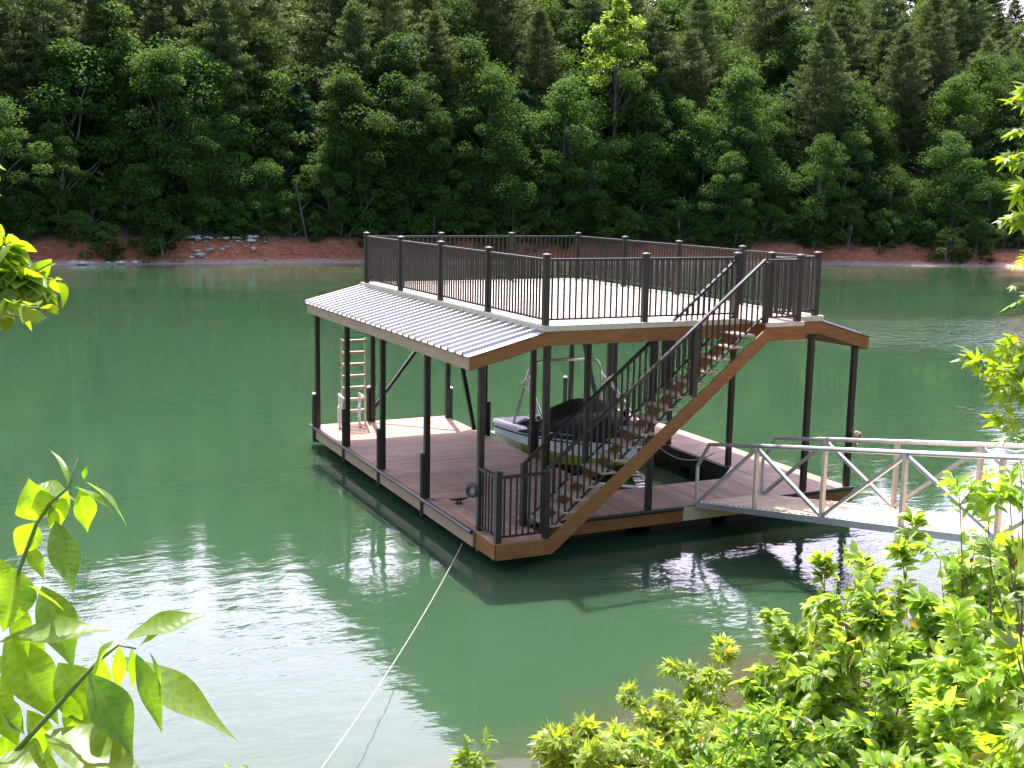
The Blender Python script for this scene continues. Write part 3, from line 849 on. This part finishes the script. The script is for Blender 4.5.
coil('hose_coil', 'dark coiled hose hanging on the near left corner post of the dock', 'hose', (-.03, .03, 1.13), (-1, -.5, .1), .095, 9, M['rope_dark'], .009, 2)
coil('rope_coil', 'small tan rope coil hanging high on the right corner post', 'rope', (7.83, -.03, 1.40), (.4, -1, 0), .10, 5, varied('tan_rope', (.30, .2, .12), (.48, .36, .24), 40, .8), .022, 5)
coil('cable_coil', 'loose grey cable coil lying at the foot of the stairs', 'cable', (1.12, .22, ZD+.03), (0, .1, 1), .17, 4, M['rope'], .016, 9)
cl = thing('dock_cleat', 'small black cleat on the deck boards by the left edge', 'cleat', (.42, 1.65, ZD))
b = MB(); b.box(.36, .48, 1.60, 1.70, ZD+.001, ZD+.02); b.build('base', M['pipe'], cl)
b = MB(); b.tube([(.39, 1.65, ZD+.02), (.39, 1.65, ZD+.07)], .02, 8); b.tube([(.45, 1.65, ZD+.02), (.45, 1.65, ZD+.07)], .02, 8)
b.tube([(.24, 1.65, ZD+.10), (.33, 1.65, ZD+.08), (.51, 1.65, ZD+.08), (.60, 1.65, ZD+.10)], [.012, .022, .022, .012], 8); b.build('horn', M['pipe'], cl, smooth=True)


def cat_rope(name, label, a, c, sag, r, m, cat='rope'):
    a = Vector(a); c = Vector(c); pts = [a.lerp(c, k/24)-Vector((0, 0, sag*4*(k/24)*(1-k/24))) for k in range(25)]
    b = MB(); b.tube(pts, r, 6); return tag(b.build(name, m, smooth=True), label, cat)


B1 = at(322, 775, 11.0)
cat_rope('mooring_rope', 'long pale mooring rope running from the near dock corner down to the bank', (-.07, .35, .16), (-5.2, -7.6, .55), .18, .005, M['rope'])
cat_rope('slip_rope', 'thin rope sagging over the slip beside the right finger deck', (5.75, 3.9, .80), (6.75, 2.95, .56), .30, .012, M['rope'])
fl = tag(MB().build('x', None), None) if False else None

# ------------------------------------------------------------------ trees on the far shore


def tube_np(mb, a, c, r0, r1, bend=.1, n=6, seg=4):
    a = Vector(a); c = Vector(c); pts = []; off = Vector(rng.normal(0, 1, 3))*bend*(c-a).length
    for k in range(seg+1):
        t_ = k/seg; pts.append(a.lerp(c, t_)+off*math.sin(math.pi*t_)*.3)
    mb.tube(pts, [r0+(r1-r0)*k/seg for k in range(seg+1)], n)
    return pts


def sphere_pts(n):
    v = rng.normal(0, 1, (n, 3)); return unit(v)


def make_broadleaf(H, rad, low=.18, nclus=46, per=120, size=.34, lean=.04):
    tb = MB(); top = Vector((rng.normal(0, lean)*H, rng.normal(0, lean)*H, H*.86))
    trunk = tube_np(tb, (0, 0, -.6), top, .012*H+.05, .03, .12, 7, 6)
    C = []; Rr = []
    for k in range(nclus):
        hz = low+(1-low)*min(1, max(0, (k+.5)/nclus+rng.normal(0, .05)))**.85
        prof = math.sin(math.pi*min(1, max(.04, (hz-low)/(1-low)*.74+.26)))**.6
        a = k*2.39996+rng.uniform(-.9, .9); rr = rad*prof*rng.uniform(.25, 1.25)
        tq = max(0, min(1, hz*.95)); ax = Vector((0, 0, -.6)).lerp(top, tq)
        c = Vector((ax.x+rr*math.cos(a), ax.y+rr*math.sin(a), hz*H-.08*H*rng.uniform(0, 1)))
        C.append(c); Rr.append(rad*rng.uniform(.18, .46))
        if k % 2 == 0 and hz < .95:
            st = Vector((0, 0, -.6)).lerp(top, max(.12, tq-.16)); tube_np(tb, st, c, .012*H*(1-hz)+.02, .012, .15, 5, 3)
    P, N, D = [], [], []
    for c, r in zip(C, Rr):
        n = int(per*rng.uniform(.6, 1.3)); s = sphere_pts(n); q = s*(rng.uniform(.25, 1, (n, 1))**.5)
        P.append(np.array(c)+q*np.array([r, r, r*.62])); nn = unit(s*.5+np.array([0, 0, .75])+rng.normal(0, .35, (n, 3))); N.append(nn)
        D.append(unit(s*np.array([1, 1, .3])+np.array([0, 0, -.35])+rng.normal(0, .45, (n, 3))))
    P, N, D = map(np.concatenate, (P, N, D)); ln = rng.uniform(.7, 1.25, len(P))*size
    V, F = cards(P, D, N, ln, ln*.62)
    return tb, V, F


def make_conifer(H, rad, low=.28, whorls=17, nb=6, up=.15, tl=.5, tw=.10, dens=1.0, droop=.0):
    tb = MB(); tube_np(tb, (0, 0, -.6), (rng.normal(0, .02)*H, rng.normal(0, .02)*H, H), .011*H+.05, .02, .03, 7, 6)
    P, D = [], []
    for k in range(whorls):
        f = (k+rng.uniform(-.2, .2))/(whorls-1); f = min(1, max(0, f)); z = H*(low+(.985-low)*f)
        ml = rad*(1-f**1.7)**.9*(.6+.4*min(1, f*4))+.35
        for j in range(nb):
            a = j*2*math.pi/nb+k*1.3+rng.uniform(-.4, .4); l = ml*rng.uniform(.55, 1.12)
            upk = up+rng.uniform(-.08, .12)
            e = np.array([math.cos(a), math.sin(a), 0]); z0 = z+rng.uniform(-.25, .25)
            tip = e*l+np.array([0, 0, z0+l*upk-droop*l])
            if l > .8 and k % 2 == 0: tube_np(tb, (0, 0, z0), tuple(tip), .02+.006*l, .008, .05, 4, 2)
            nt_ = int((4+l*5.0)*dens)
            for q in np.linspace(.22, 1, nt_):
                side = np.array([-e[1], e[0], 0])*rng.normal(0, .20*l*(1.15-q)+.12)
                c = e*l*q+np.array([0, 0, z0+l*upk*q**1.3-droop*l*q*q])+side
                nn = 7
                P.append(c+rng.normal(0, .07, (nn, 3)))
                D.append(unit(rng.normal(0, .75, (nn, 3))+e*.7+np.array([0, 0, .55 if droop == 0 else -.25])))
    P = np.concatenate(P); D = np.concatenate(D); N = unit(rng.normal(0, 1, P.shape)+np.array([0, 0, .8]))
    ln = rng.uniform(.6, 1.2, len(P))*tl; V, F = cards(P, D, N, ln, ln*0+tw*rng.uniform(.8, 1.5, len(P)))
    return tb, V, F


PROTO = {}


def proto(key, maker, leafm, barkm, name):
    tb, V, F = maker()
    me_l = np_mesh(name+'_crown', V, F); me_l.materials.append(leafm)
    o = tb.build('trunk', barkm); me_t = o.data; bpy.data.objects.remove(o)
    PROTO[key] = (me_t, me_l, name)


for i in range(4): proto(f'pine{i}', lambda: make_conifer(rng.uniform(15, 18), rng.uniform(4.2, 5.0), .16, 20, 7, .22, .38, .07, 1.6), M['needle'], M['bark'], 'pine_tree')
for i in range(3): proto(f'hem{i}', lambda: make_conifer(rng.uniform(9, 12), rng.uniform(3.6, 4.6), .04, 18, 8, .05, .40, .12, 1.4, .16), M['needle_blue'], M['bark'], 'hemlock_tree')
for i in range(4): proto(f'broad{i}', lambda: make_broadleaf(rng.uniform(11, 15), rng.uniform(3.6, 5.0), .12, 48, 270, .25, .06), M['leaf_broad'], M['bark'], 'broadleaf_tree')
for i in range(3): proto(f'fresh{i}', lambda: make_broadleaf(rng.uniform(8, 11), rng.uniform(2.6, 3.6), .04, 38, 240, .23, .07), M['leaf_fresh'], M['bark_pale'], 'sapling_tree')
for i in range(3): proto(f'shrub{i}', lambda: make_broadleaf(rng.uniform(2.6, 4.2), rng.uniform(1.2, 1.8), .0, 26, 170, .19, .08), M['leaf_fresh' if i == 1 else 'leaf_broad'], M['bark_pale'], 'shore_shrub')
proto('yellow', lambda: make_broadleaf(17.5, 2.5, .60, 44, 150, .34), M['leaf_yellow'], M['bark'], 'broadleaf_tree')
KIND = {
    'pine': ('tall dull grey-green pine in the forest across the lake', 'pine tree', 'pines in the forest across the lake'),
    'hem': ('dark blue-green layered hemlock in the forest across the lake', 'hemlock tree', 'hemlocks in the forest across the lake'),
    'broad': ('deep green broadleaf tree in the forest across the lake', 'broadleaf tree', 'deep green broadleaf trees across the lake'),
    'fresh': ('small bright green broadleaf sapling in the forest across the lake', 'sapling', 'bright green saplings across the lake'),
    'shrub': ('low leafy shrub growing on top of the far clay bank', 'shrub', 'shrubs on the far clay bank'),
}


def plant_tree(key, x, y, sc=1.0, label=None, group=None):
    me_t, me_l, name = PROTO[key]
    z = far_height(np.array([[x, y]]))[0][0]-.1
    r = bpy.data.objects.new(name, None); COL.objects.link(r); r.location = (x, y, z)
    r.rotation_euler = (0, 0, random.uniform(0, 6.28)); r.scale = (sc*random.uniform(.9, 1.1), sc*random.uniform(.9, 1.1), sc)
    k = key.rstrip('0123456789')
    lb, ct, gr = KIND.get(k, (None, 'tree', None))
    tag(r, label or lb, ct, None if label else gr)
    for nm, me in (('trunk', me_t), ('crown', me_l)):
        o = bpy.data.objects.new(nm, me); COL.objects.link(o); o.parent = r
    return r


seg = np.linalg.norm(np.diff(FAR, axis=0), axis=1); cum = np.concatenate([[0], np.cumsum(seg)])


def shore_pt(s, d):
    i = min(len(seg)-1, max(0, int(np.searchsorted(cum, s)-1))); tt = (s-cum[i])/seg[i]
    a, c = FAR[i], FAR[i+1]; e = (c-a)/seg[i]; nrm = np.array([-e[1], e[0]])
    return a+(c-a)*tt+nrm*d


S0, S1 = cum[3]-14, cum[7]+32
rr = random.Random(11)
ROWS = [(2.6, 2.6, {'shrub': 8}, .85), (3.7, 2.4, {'shrub': 8}, .95), (4.6, 3.4, {'shrub': 3, 'broad': 3, 'fresh': 1}, .66), (7.0, 4.2, {'hem': 1, 'broad': 5, 'fresh': 2}, .85), (10.5, 4.6, {'hem': 2, 'broad': 4, 'fresh': 1, 'pine': 2}, .95),
        (14.5, 5.0, {'pine': 5, 'broad': 2, 'hem': 1}, 1.0), (20, 5.0, {'pine': 6, 'broad': 2}, 1.05), (26, 5.2, {'pine': 6, 'broad': 2}, 1.08),
        (33, 5.4, {'pine': 4, 'broad': 4}, 1.05), (41, 5.8, {'pine': 3, 'broad': 4}, 1.05), (50, 6.2, {'pine': 3, 'broad': 4}, 1.05), (60, 6.5, {'pine': 3, 'broad': 3}, 1.05), (72, 6.5, {'pine': 3, 'broad': 3}, 1.1)]
CNT = {'pine': 4, 'hem': 3, 'broad': 4, 'fresh': 3, 'shrub': 3}
for d0, stp, mixw, sc in ROWS:
    s = S0+rr.uniform(0, stp)
    while s < S1:
        q = shore_pt(s+rr.uniform(-1, 1), d0+rr.uniform(-1.3, 1.3))
        k = rr.choices(list(mixw), list(mixw.values()))[0]
        scl = sc*rr.uniform(.82, 1.15)
        az = math.degrees(math.atan2(q[0]+7.44, q[1]+16.6))
        if az > 45.8: scl *= 1-.30*min(1, (az-45.8)/2.5)
        if d0 < 4 and rr.random() < .12: s += stp; continue
        plant_tree(f'{k}{rr.randrange(CNT[k])}', q[0], q[1], scl)
        s += stp*.86*rr.uniform(.75, 1.25)
for ds, dd, ss in ((1.0, 8.5, 1.45), (4.5, 11.5, 1.6), (8.5, 9.0, 1.35), (12.0, 12.5, 1.5), (17.0, 9.5, 1.2), (33.0, 9.0, 1.25), (47.0, 6.0, 1.0), (52.0, 9.0, 1.2)):
    q = shore_pt(cum[3]+ds, dd); plant_tree(f'fresh{rr.randrange(3)}', q[0], q[1], ss)
for x_, y_ in ((25, 121), (28, 127), (31, 119), (33, 129), (22, 126), (36, 123), (86, 92), (90, 97), (94, 101), (88, 101)): plant_tree(f'pine{rr.randrange(4)}', x_, y_, 1.15)
q = shore_pt(cum[4]+26.3, 11.0)
plant_tree('yellow', q[0], q[1], 1.04, 'slender tree with bright yellow-green crown standing out in the dark far forest')

# bare leaning trunks and rocks on the clay bank
for i, (s, d, ln, ax, lb) in enumerate(((cum[3]+17.5, 2.2, 5.0, (-.22, -.10, 1), 'bare grey trunk leaning out over the far clay bank left of the dock roof'),
                                        (cum[3]+20.5, 2.6, 5.0, (.5, -.1, .8), 'short dead grey trunk leaning right on the far bank'),
                                        (cum[4]+10.5, 1.6, 4.0, (-.6, -.2, .45), 'fallen grey trunk lying on the far bank behind the upper railing'))):
    q = shore_pt(s, d); z = far_height(q[None])[0][0]-.3; a = Vector((q[0], q[1], z)); c = a+Vector(ax).normalized()*ln
    b = MB(); tube_np(b, a, c, .10, .03, .08, 6, 6)
    for k in range(4):
        st = a.lerp(c, .4+.13*k); tube_np(b, st, st+Vector((rng.normal(0, .6), rng.normal(0, .4), .9))*.9, .03, .008, .1, 4, 3)
    tag(b.build('dead_trunk', M['dead']), lb, 'dead tree')


def rock(x, y, z, r, label, group, flat=.5):
    import bmesh
    bm = bmesh.new(); bmesh.ops.create_icosphere(bm, subdivisions=2, radius=1); s_ = rng.uniform(0, 9)
    for v in bm.verts:
        k = 1+.22*math.sin(v.co.x*3+s_)+.18*math.sin(v.co.y*4+s_*2)+.12*math.sin(v.co.z*5+s_)
        v.co = Vector((v.co.x*k*r, v.co.y*k*r*.7, v.co.z*k*r*flat))
    me = bpy.data.meshes.new('shore_rock'); bm.to_mesh(me); bm.free()
    o = link('shore_rock', me, M['rock']); o.location = (x, y, z); o.rotation_euler = (0, 0, rng.uniform(0, 6)); tag(o, label, 'rock', group)


for k in range(16):
    s = cum[3]+rng.uniform(-1.0, 4.2); q = shore_pt(s, rng.uniform(.2, .8)); rock(q[0], q[1], .10, rng.uniform(.2, .5), 'pale flat rock at the waterline of the far clay bank', 'pale rocks at the far waterline', .35)
for k in range(60):
    s = cum[3]+rng.uniform(8.0, 14.0); q = shore_pt(s, rng.uniform(.8, 2.6)); z = far_height(q[None])[0][0]
    rock(q[0], q[1], z+.03, rng.uniform(.08, .34)*(1 if k % 6 else 1.6), 'grey-white rubble rock on the slope of the far clay bank', 'grey-white rubble on the far bank', .34)

# ------------------------------------------------------------------ near foliage
UPV = np.array([0, 0, 1.0])


def hero_branch():
    br = thing('leafy_branch', 'near leafy branch with large drooping glossy leaves in the lower left corner', 'branch', tuple(at(-60, 830, 1.5)))
    Z = 1.5

    def cr(x, y, dz=0): return at(x/2.208, 420+y/2.208, Z+dz)
    lan = lambda t_: max(.0, math.sin(math.pi*min(1, t_**.78))**1.25)*.5
    b = MB(); s1 = [cr(-60, 560), cr(0, 430), cr(45, 325), cr(80, 230), cr(110, 185), cr(150, 150), cr(172, 85)]
    b.tube(s1, [.0033, .003, .0027, .0024, .002, .0015, .0008], 8); b.build('stem', M['stem'], br, smooth=True)
    b = MB(); s2 = [cr(-90, 860), cr(-10, 780), cr(50, 715), cr(115, 645), cr(180, 572), cr(225, 525), cr(262, 497), cr(300, 505)]
    b.tube(s2, [.0044, .004, .0037, .0033, .003, .0023, .0016, .0011], 8); b.build('stem', M['stem'], br, smooth=True)
    # base, tip (in enlarged photo units), width, droop, depth offset base/tip, roll towards the viewer
    LV = [((80, 226), (38, 300), 62, .1, 0, .00, .9), ((78, 222), (72, 138), 88, .25, 0, -.02, .8), ((70, 150), (178, 164), 60, .2, 0, .03, .38),
          ((122, 222), (152, 390), 66, -.18, 0, -.02, .4), ((176, 152), (198, 248), 50, .12, 0, .01, .7), ((188, 136), (306, 204), 30, .3, 0, .03, .2),
          ((165, 148), (262, 190), 26, .2, 0, .01, .2), ((152, 140), (130, 40), 14, .5, 0, .02, .2), ((185, 130), (190, 102), 12, .2, 0, 0, .2),
          ((42, 330), (8, 466), 96, .12, .0, -.03, .9), ((92, 366), (166, 545), 86, .1, .03, .01, .9), ((52, 368), (152, 402), 30, .2, 0, .0, -.4),
          ((-6, 492), (252, 444), 84, .10, -.04, -.02, .36), ((12, 478), (132, 668), 104, .08, .03, .02, 1.0), ((128, 536), (232, 692), 106, .1, .04, .03, 1.0),
          ((196, 560), (302, 738), 92, .14, .0, -.02, .8), ((276, 486), (462, 412), 66, .12, .0, .03, .42), ((252, 486), (192, 560), 52, .2, 0, -.03, -.3),
          ((246, 520), (526, 694), 100, .05, .06, .05, .40), ((300, 516), (366, 690), 48, .14, 0, -.01, .8), ((330, 512), (376, 604), 14, .3, 0, 0, .3),
          ((308, 500), (352, 462), 22, .2, 0, 0, .3), ((290, 505), (300, 600), 22, .2, 0, .0, .5), ((98, 690), (322, 772), 130, .1, .0, -.04, .5), ((-10, 752), (108, 770), 120, .1, -.02, -.03, .42),
          ((0, 640), (58, 692), 46, .1, .05, .05, .5), ((-40, 560), (40, 640), 60, .1, .08, .08, .5), ((30, 735), (150, 790), 60, .1, .05, .05, .6), ((20, 440), (110, 560), 62, .1, .06, .06, .9), ((-20, 600), (45, 720), 70, .1, .05, .04, .9), ((60, 640), (120, 745), 54, .1, .05, .05, .8), ((-30, 300), (20, 400), 70, .1, .04, .04, .9), ((110, 185), (128, 262), 26, .15, 0, .01, .7), ((150, 156), (120, 250), 30, .15, .01, .02, .6), ((60, 275), (100, 350), 34, .12, .01, .0, .8), ((30, 395), (66, 520), 44, .12, .02, .01, .8), ((262, 498), (262, 610), 30, .15, .01, .02, .7), ((225, 525), (222, 650), 40, .12, .02, .03, .8), ((150, 605), (170, 720), 44, .12, .02, .02, .8), ((90, 672), (70, 768), 44, .12, .02, .02, .8), ((0, 520), (60, 610), 50, .12, .05, .05, .8), ((10, 690), (20, 790), 60, .12, .05, .05, .8)]
    for i, (a, c, wd, dr, d0, d1, face) in enumerate(LV):
        A = cr(*a, d0); Cc = cr(*c, d1); D = (Cc-A); l = np.linalg.norm(D)
        toward = unit(CAM_LOC-A); nrm = unit(toward*face+UPV*(1-abs(face))*.9+np.array([.15, .1, .25]))
        V, F, uv = leaves(A[None], D[None], nrm[None], [l*1.03], [2.05*wd/2.208*Z/FPX], 14, dr, .16, lan, .10)
        me = np_mesh('leaf', V, F, uv, True); link('leaf', me, M['leaf_hero_deep' if i in (3, 15, 19, 25, 10) else 'leaf_hero'], br)


hero_branch()


def rand_leafs(P, base_dir, size, ratio, kind, K=4, updir=.8):
    n = len(P); D = unit(base_dir+rng.normal(0, .35, (n, 3))+np.array([0, 0, -.10])); N = unit(rng.normal(0, .5, (n, 3))+np.array([0, 0, updir]))
    sz = size*rng.uniform(.5, 1.2, n)
    if kind == 'lobed': V, F = lobed(P, D, N, sz); return V, F, None
    V, F, uv = leaves(P, D, N, sz, sz*ratio, K, rng.uniform(.1, .5, n), .2); return V, F, uv


def shrub(name, label, cat, base, tips, spread, nleaf, size, ratio, kind, matl, stem_r=.012, twigs=6, K=4, trunk=None, group=None, stemm='twig'):
    """woody stems from the base to each tip, side twigs, leaves set along both"""
    base = np.array(base, float); rt_ = thing(name, label, cat, tuple(base), group)
    tb = MB(); Q, DD = [], []
    if trunk is not None:
        tb.tube([tuple(q) for q in trunk], list(np.linspace(.035, .015, len(trunk))), 7)
    per = max(4, int(nleaf*3.8)//(len(tips)*(twigs+1)))
    for tip in tips:
        tip = np.array(tip, float); l = np.linalg.norm(tip-base)
        if trunk is not None: base = min((np.array(q, float) for q in trunk), key=lambda q: abs(q[2]-tip[2]+.12)); l = np.linalg.norm(tip-base)
        b0 = base+np.array([rng.normal(0, .12), rng.normal(0, .12), 0])*(trunk is None); mid = (b0+tip)/2+rng.normal(0, .06*l, 3)+np.array([0, 0, .10*l])
        pts = [b0*(1-t_)**2+2*mid*t_*(1-t_)+tip*t_*t_ for t_ in np.linspace(0, 1, 9)]
        tb.tube(pts, list(np.linspace(stem_r, stem_r*.25, 9)), 6)
        pa = np.array(pts); tang = unit(pa[-1]-pa[-3])

        def along(arr, n, lo):
            tt = rng.uniform(lo, 1, n)*(len(arr)-1); i = np.minimum(tt.astype(int), len(arr)-2); fr = (tt-i)[:, None]
            return arr[i]*(1-fr)+arr[i+1]*fr, unit(arr[i+1]-arr[i])
        for tw in range(twigs+1):
            if tw == 0: arr = pa; lo = .45 if trunk is None else max(.45, 1-.22/l)
            else:
                s_ = pa[rng.integers(3, 9)] if trunk is None else pa[-1]+(pa[-2]-pa[-1])*rng.uniform(0, min(1, .22/(l/8))); dv = unit(rng.normal(0, 1, 3)*np.array([1, 1, .7])+np.array([0, 0, .35])+tang*.3)
                e = s_+dv*spread*rng.uniform(.5, 1.15); md = (s_+e)/2+np.array([0, 0, .12*spread])
                arr = np.array([s_, md*.6+s_*.4, md, md*.4+e*.6, e]); tb.tube(list(arr), [stem_r*.35, stem_r*.3, stem_r*.25, stem_r*.2, stem_r*.12], 4); lo = .15
            p_, d_ = along(arr, per, lo); sd_ = unit(np.cross(d_, UPV+rng.normal(0, .3, (per, 3))))*rng.choice([-1, 1], (per, 1))
            Q.append(p_+sd_*.01); DD.append(unit(d_*.6+sd_*.9))
    tb.build('stem', M[stemm], rt_, smooth=True)
    Q = np.concatenate(Q); DD = np.concatenate(DD)
    V, F, uv = rand_leafs(Q, DD, size, ratio, kind, K)
    me = np_mesh('foliage', V, F, uv, False); link('foliage', me, matl, rt_)
    return rt_


def gnd(x, y): return float(near_height(np.array([[x, y]]))[0][0])


def px_tips(lst): return [at(u, v, d) for u, v, d in lst]


# shrub mass on the bank, lower right: from the low front edge up to the right border
def bank_base(u, d):
    q = at(u, 700, d); return (q[0], q[1], gnd(q[0], q[1])-.05)


shrub('bank_shrub', 'low lobed-leaf seedling clump at the bottom edge left of the shrubs', 'shrub', bank_base(575, 9.0), px_tips([(556, 758, 9.0), (600, 735, 9.2), (580, 775, 8.8), (632, 748, 9.0), (618, 765, 8.6)]), .32, 420, .16, .5, 'lobed', M['leaf_near_lobed'], .010, 5)
shrub('bank_shrub', 'bright lobed-leaf shrub rising in the middle of the bank shrubs', 'shrub', bank_base(690, 8.6), px_tips([(655, 725, 8.6), (690, 700, 8.8), (722, 672, 9.0), (735, 715, 8.4), (675, 755, 8.2), (760, 700, 8.6), (705, 745, 8.0), (745, 760, 7.8)]), .42, 1100, .13, .5, 'lobed', M['leaf_near_lobed'], .012, 7)
shrub('bank_shrub', 'dense narrow-leaf shrub low at the bottom edge of the bank', 'shrub', bank_base(790, 7.2), px_tips([(720, 765, 7.2), (765, 740, 7.4), (800, 720, 7.5), (830, 755, 7.0), (780, 775, 6.8), (860, 740, 7.2), (690, 775, 7.3), (740, 785, 6.9)]), .40, 2000, .085, .40, 'blade', M['leaf_near_dark'], .011, 8)
shrub('bank_shrub', 'tall leafy shrub with upright shoots standing before the gangway', 'shrub', bank_base(835, 7.6), px_tips([(800, 640, 7.8), (825, 588, 8.0), (848, 600, 7.7), (872, 572, 7.8), (890, 620, 7.5), (780, 668, 7.8), (905, 580, 7.6), (850, 660, 7.2), (815, 690, 7.3)]), .38, 1500, .10, .48, 'blade', M['leaf_near'], .012, 7)
shrub('bank_shrub', 'rounded-leaf shrub with hanging sprays below the gangway floor', 'shrub', bank_base(930, 5.6), px_tips([(890, 640, 5.8), (930, 600, 5.8), (962, 560, 5.7), (985, 620, 5.4), (910, 690, 5.4), (955, 670, 5.2), (1000, 580, 5.6), (875, 705, 5.7)]), .34, 1700, .085, .55, 'blade', M['leaf_near_dark'], .010, 7)
shrub('bank_shrub', 'large leaning shrub filling the lower right corner', 'shrub', bank_base(1010, 4.2), px_tips([(930, 720, 4.4), (970, 690, 4.3), (1010, 660, 4.2), (1040, 620, 4.2), (900, 755, 4.5), (960, 760, 4.0), (1015, 735, 3.9), (1050, 700, 4.0)]), .28, 1500, .075, .5, 'blade', M['leaf_near'], .009, 7)
shrub('bank_shrub', 'slender shrub with thin shoots against the gangway rails', 'shrub', bank_base(985, 5.0), px_tips([(960, 505, 5.0), (985, 470, 5.0), (1010, 500, 4.9), (975, 545, 4.9), (1020, 455, 4.9), (940, 560, 5.1)]), .18, 230, .075, .5, 'blade', M['leaf_near'], .008, 6)
shrub('overhanging_sapling', 'sapling with big lobed yellow-green leaves close to the right border', 'sapling', bank_base(1110, 2.8), px_tips([(992, 575, 2.6), (1015, 600, 2.5), (1030, 520, 2.6), (1005, 540, 2.7)]), .10, 30, .105, .5, 'lobed', M['leaf_lime'], .006, 2)
def pole(u, d, v0=-500, n=24):
    bx, by = bank_base(u, d)[:2]; z0 = bank_base(u, d)[2]; top = at(u, v0, d)
    return [(bx+(top[0]-bx)*k/n, by+(top[1]-by)*k/n, z0+(top[2]-z0)*k/n) for k in range(n+1)]


shrub('border_tree', 'star-leaved young tree whose branches hang in along the right border', 'tree', bank_base(1420, 4.0), px_tips([(1010, 105, 3.9), (1018, 130, 3.9), (1020, 160, 3.9), (1016, 222, 3.9), (1012, 285, 3.9), (985, 375, 3.9), (1008, 392, 3.9), (1000, 368, 3.9), (1020, 340, 3.9), (1018, 255, 3.9), (1012, 440, 3.9), (1020, 300, 3.9), (1022, 190, 3.9), (1015, 420, 3.9)]), .10, 150, .085, .5, 'lobed', M['leaf_lime'], .006, 3, 4, pole(1420, 4.0, -900))
shrub('border_tree', 'broad-leaved young tree reaching in over the water at the left border', 'tree', bank_base(-700, 3.3), px_tips([(60, 280, 3.3), (44, 310, 3.2), (24, 276, 3.3), (15, 302, 3.2), (52, 292, 3.3), (32, 318, 3.3), (4, 250, 3.3), (-14, 165, 3.3), (-16, 190, 3.3), (-12, 222, 3.3), (40, 285, 3.3), (20, 265, 3.3)]), .05, 130, .072, .72, 'blade', M['leaf_lime'], .006, 2, 6, pole(-700, 3.3, -900))
shrub('water_sprig', 'small yellow-green sprig standing alone at the bottom edge by the water', 'plant', bank_base(478, 10.6), px_tips([(474, 738, 10.6), (482, 745, 10.6), (466, 748, 10.6), (480, 760, 10.6)]), .10, 40, .13, .35, 'blade', M['leaf_lime'], .006, 2)
# low undergrowth covering the bank under the shrubs
n = 36000
uv_ = np.column_stack([rng.uniform(-12, 9, n), rng.uniform(-19, -4, n)])
z_, d_ = near_height(uv_); k_ = (d_ > .35) & (np.hypot(uv_[:, 0]+7.44, uv_[:, 1]+16.6) > 1.8)
rel = uv_-CAM_LOC[:2]; azm = np.degrees(np.arctan2(rel[:, 0], rel[:, 1])); k_ &= (azm > 26) | (rng.random(n) < .25)
uv_ = uv_[k_]; z_ = z_[k_]; P_ = np.column_stack([uv_, z_+rng.uniform(0, 1, len(z_))**1.6*.42])
V_, F_, u_ = rand_leafs(P_, rng.normal(0, 1, P_.shape)*np.array([1, 1, .4]), .10, .45, 'blade', 3)
tag(link('undergrowth', np_mesh('undergrowth', V_, F_, u_), M['leaf_near']), 'low leafy undergrowth covering the near bank', 'undergrowth', kind='stuff')
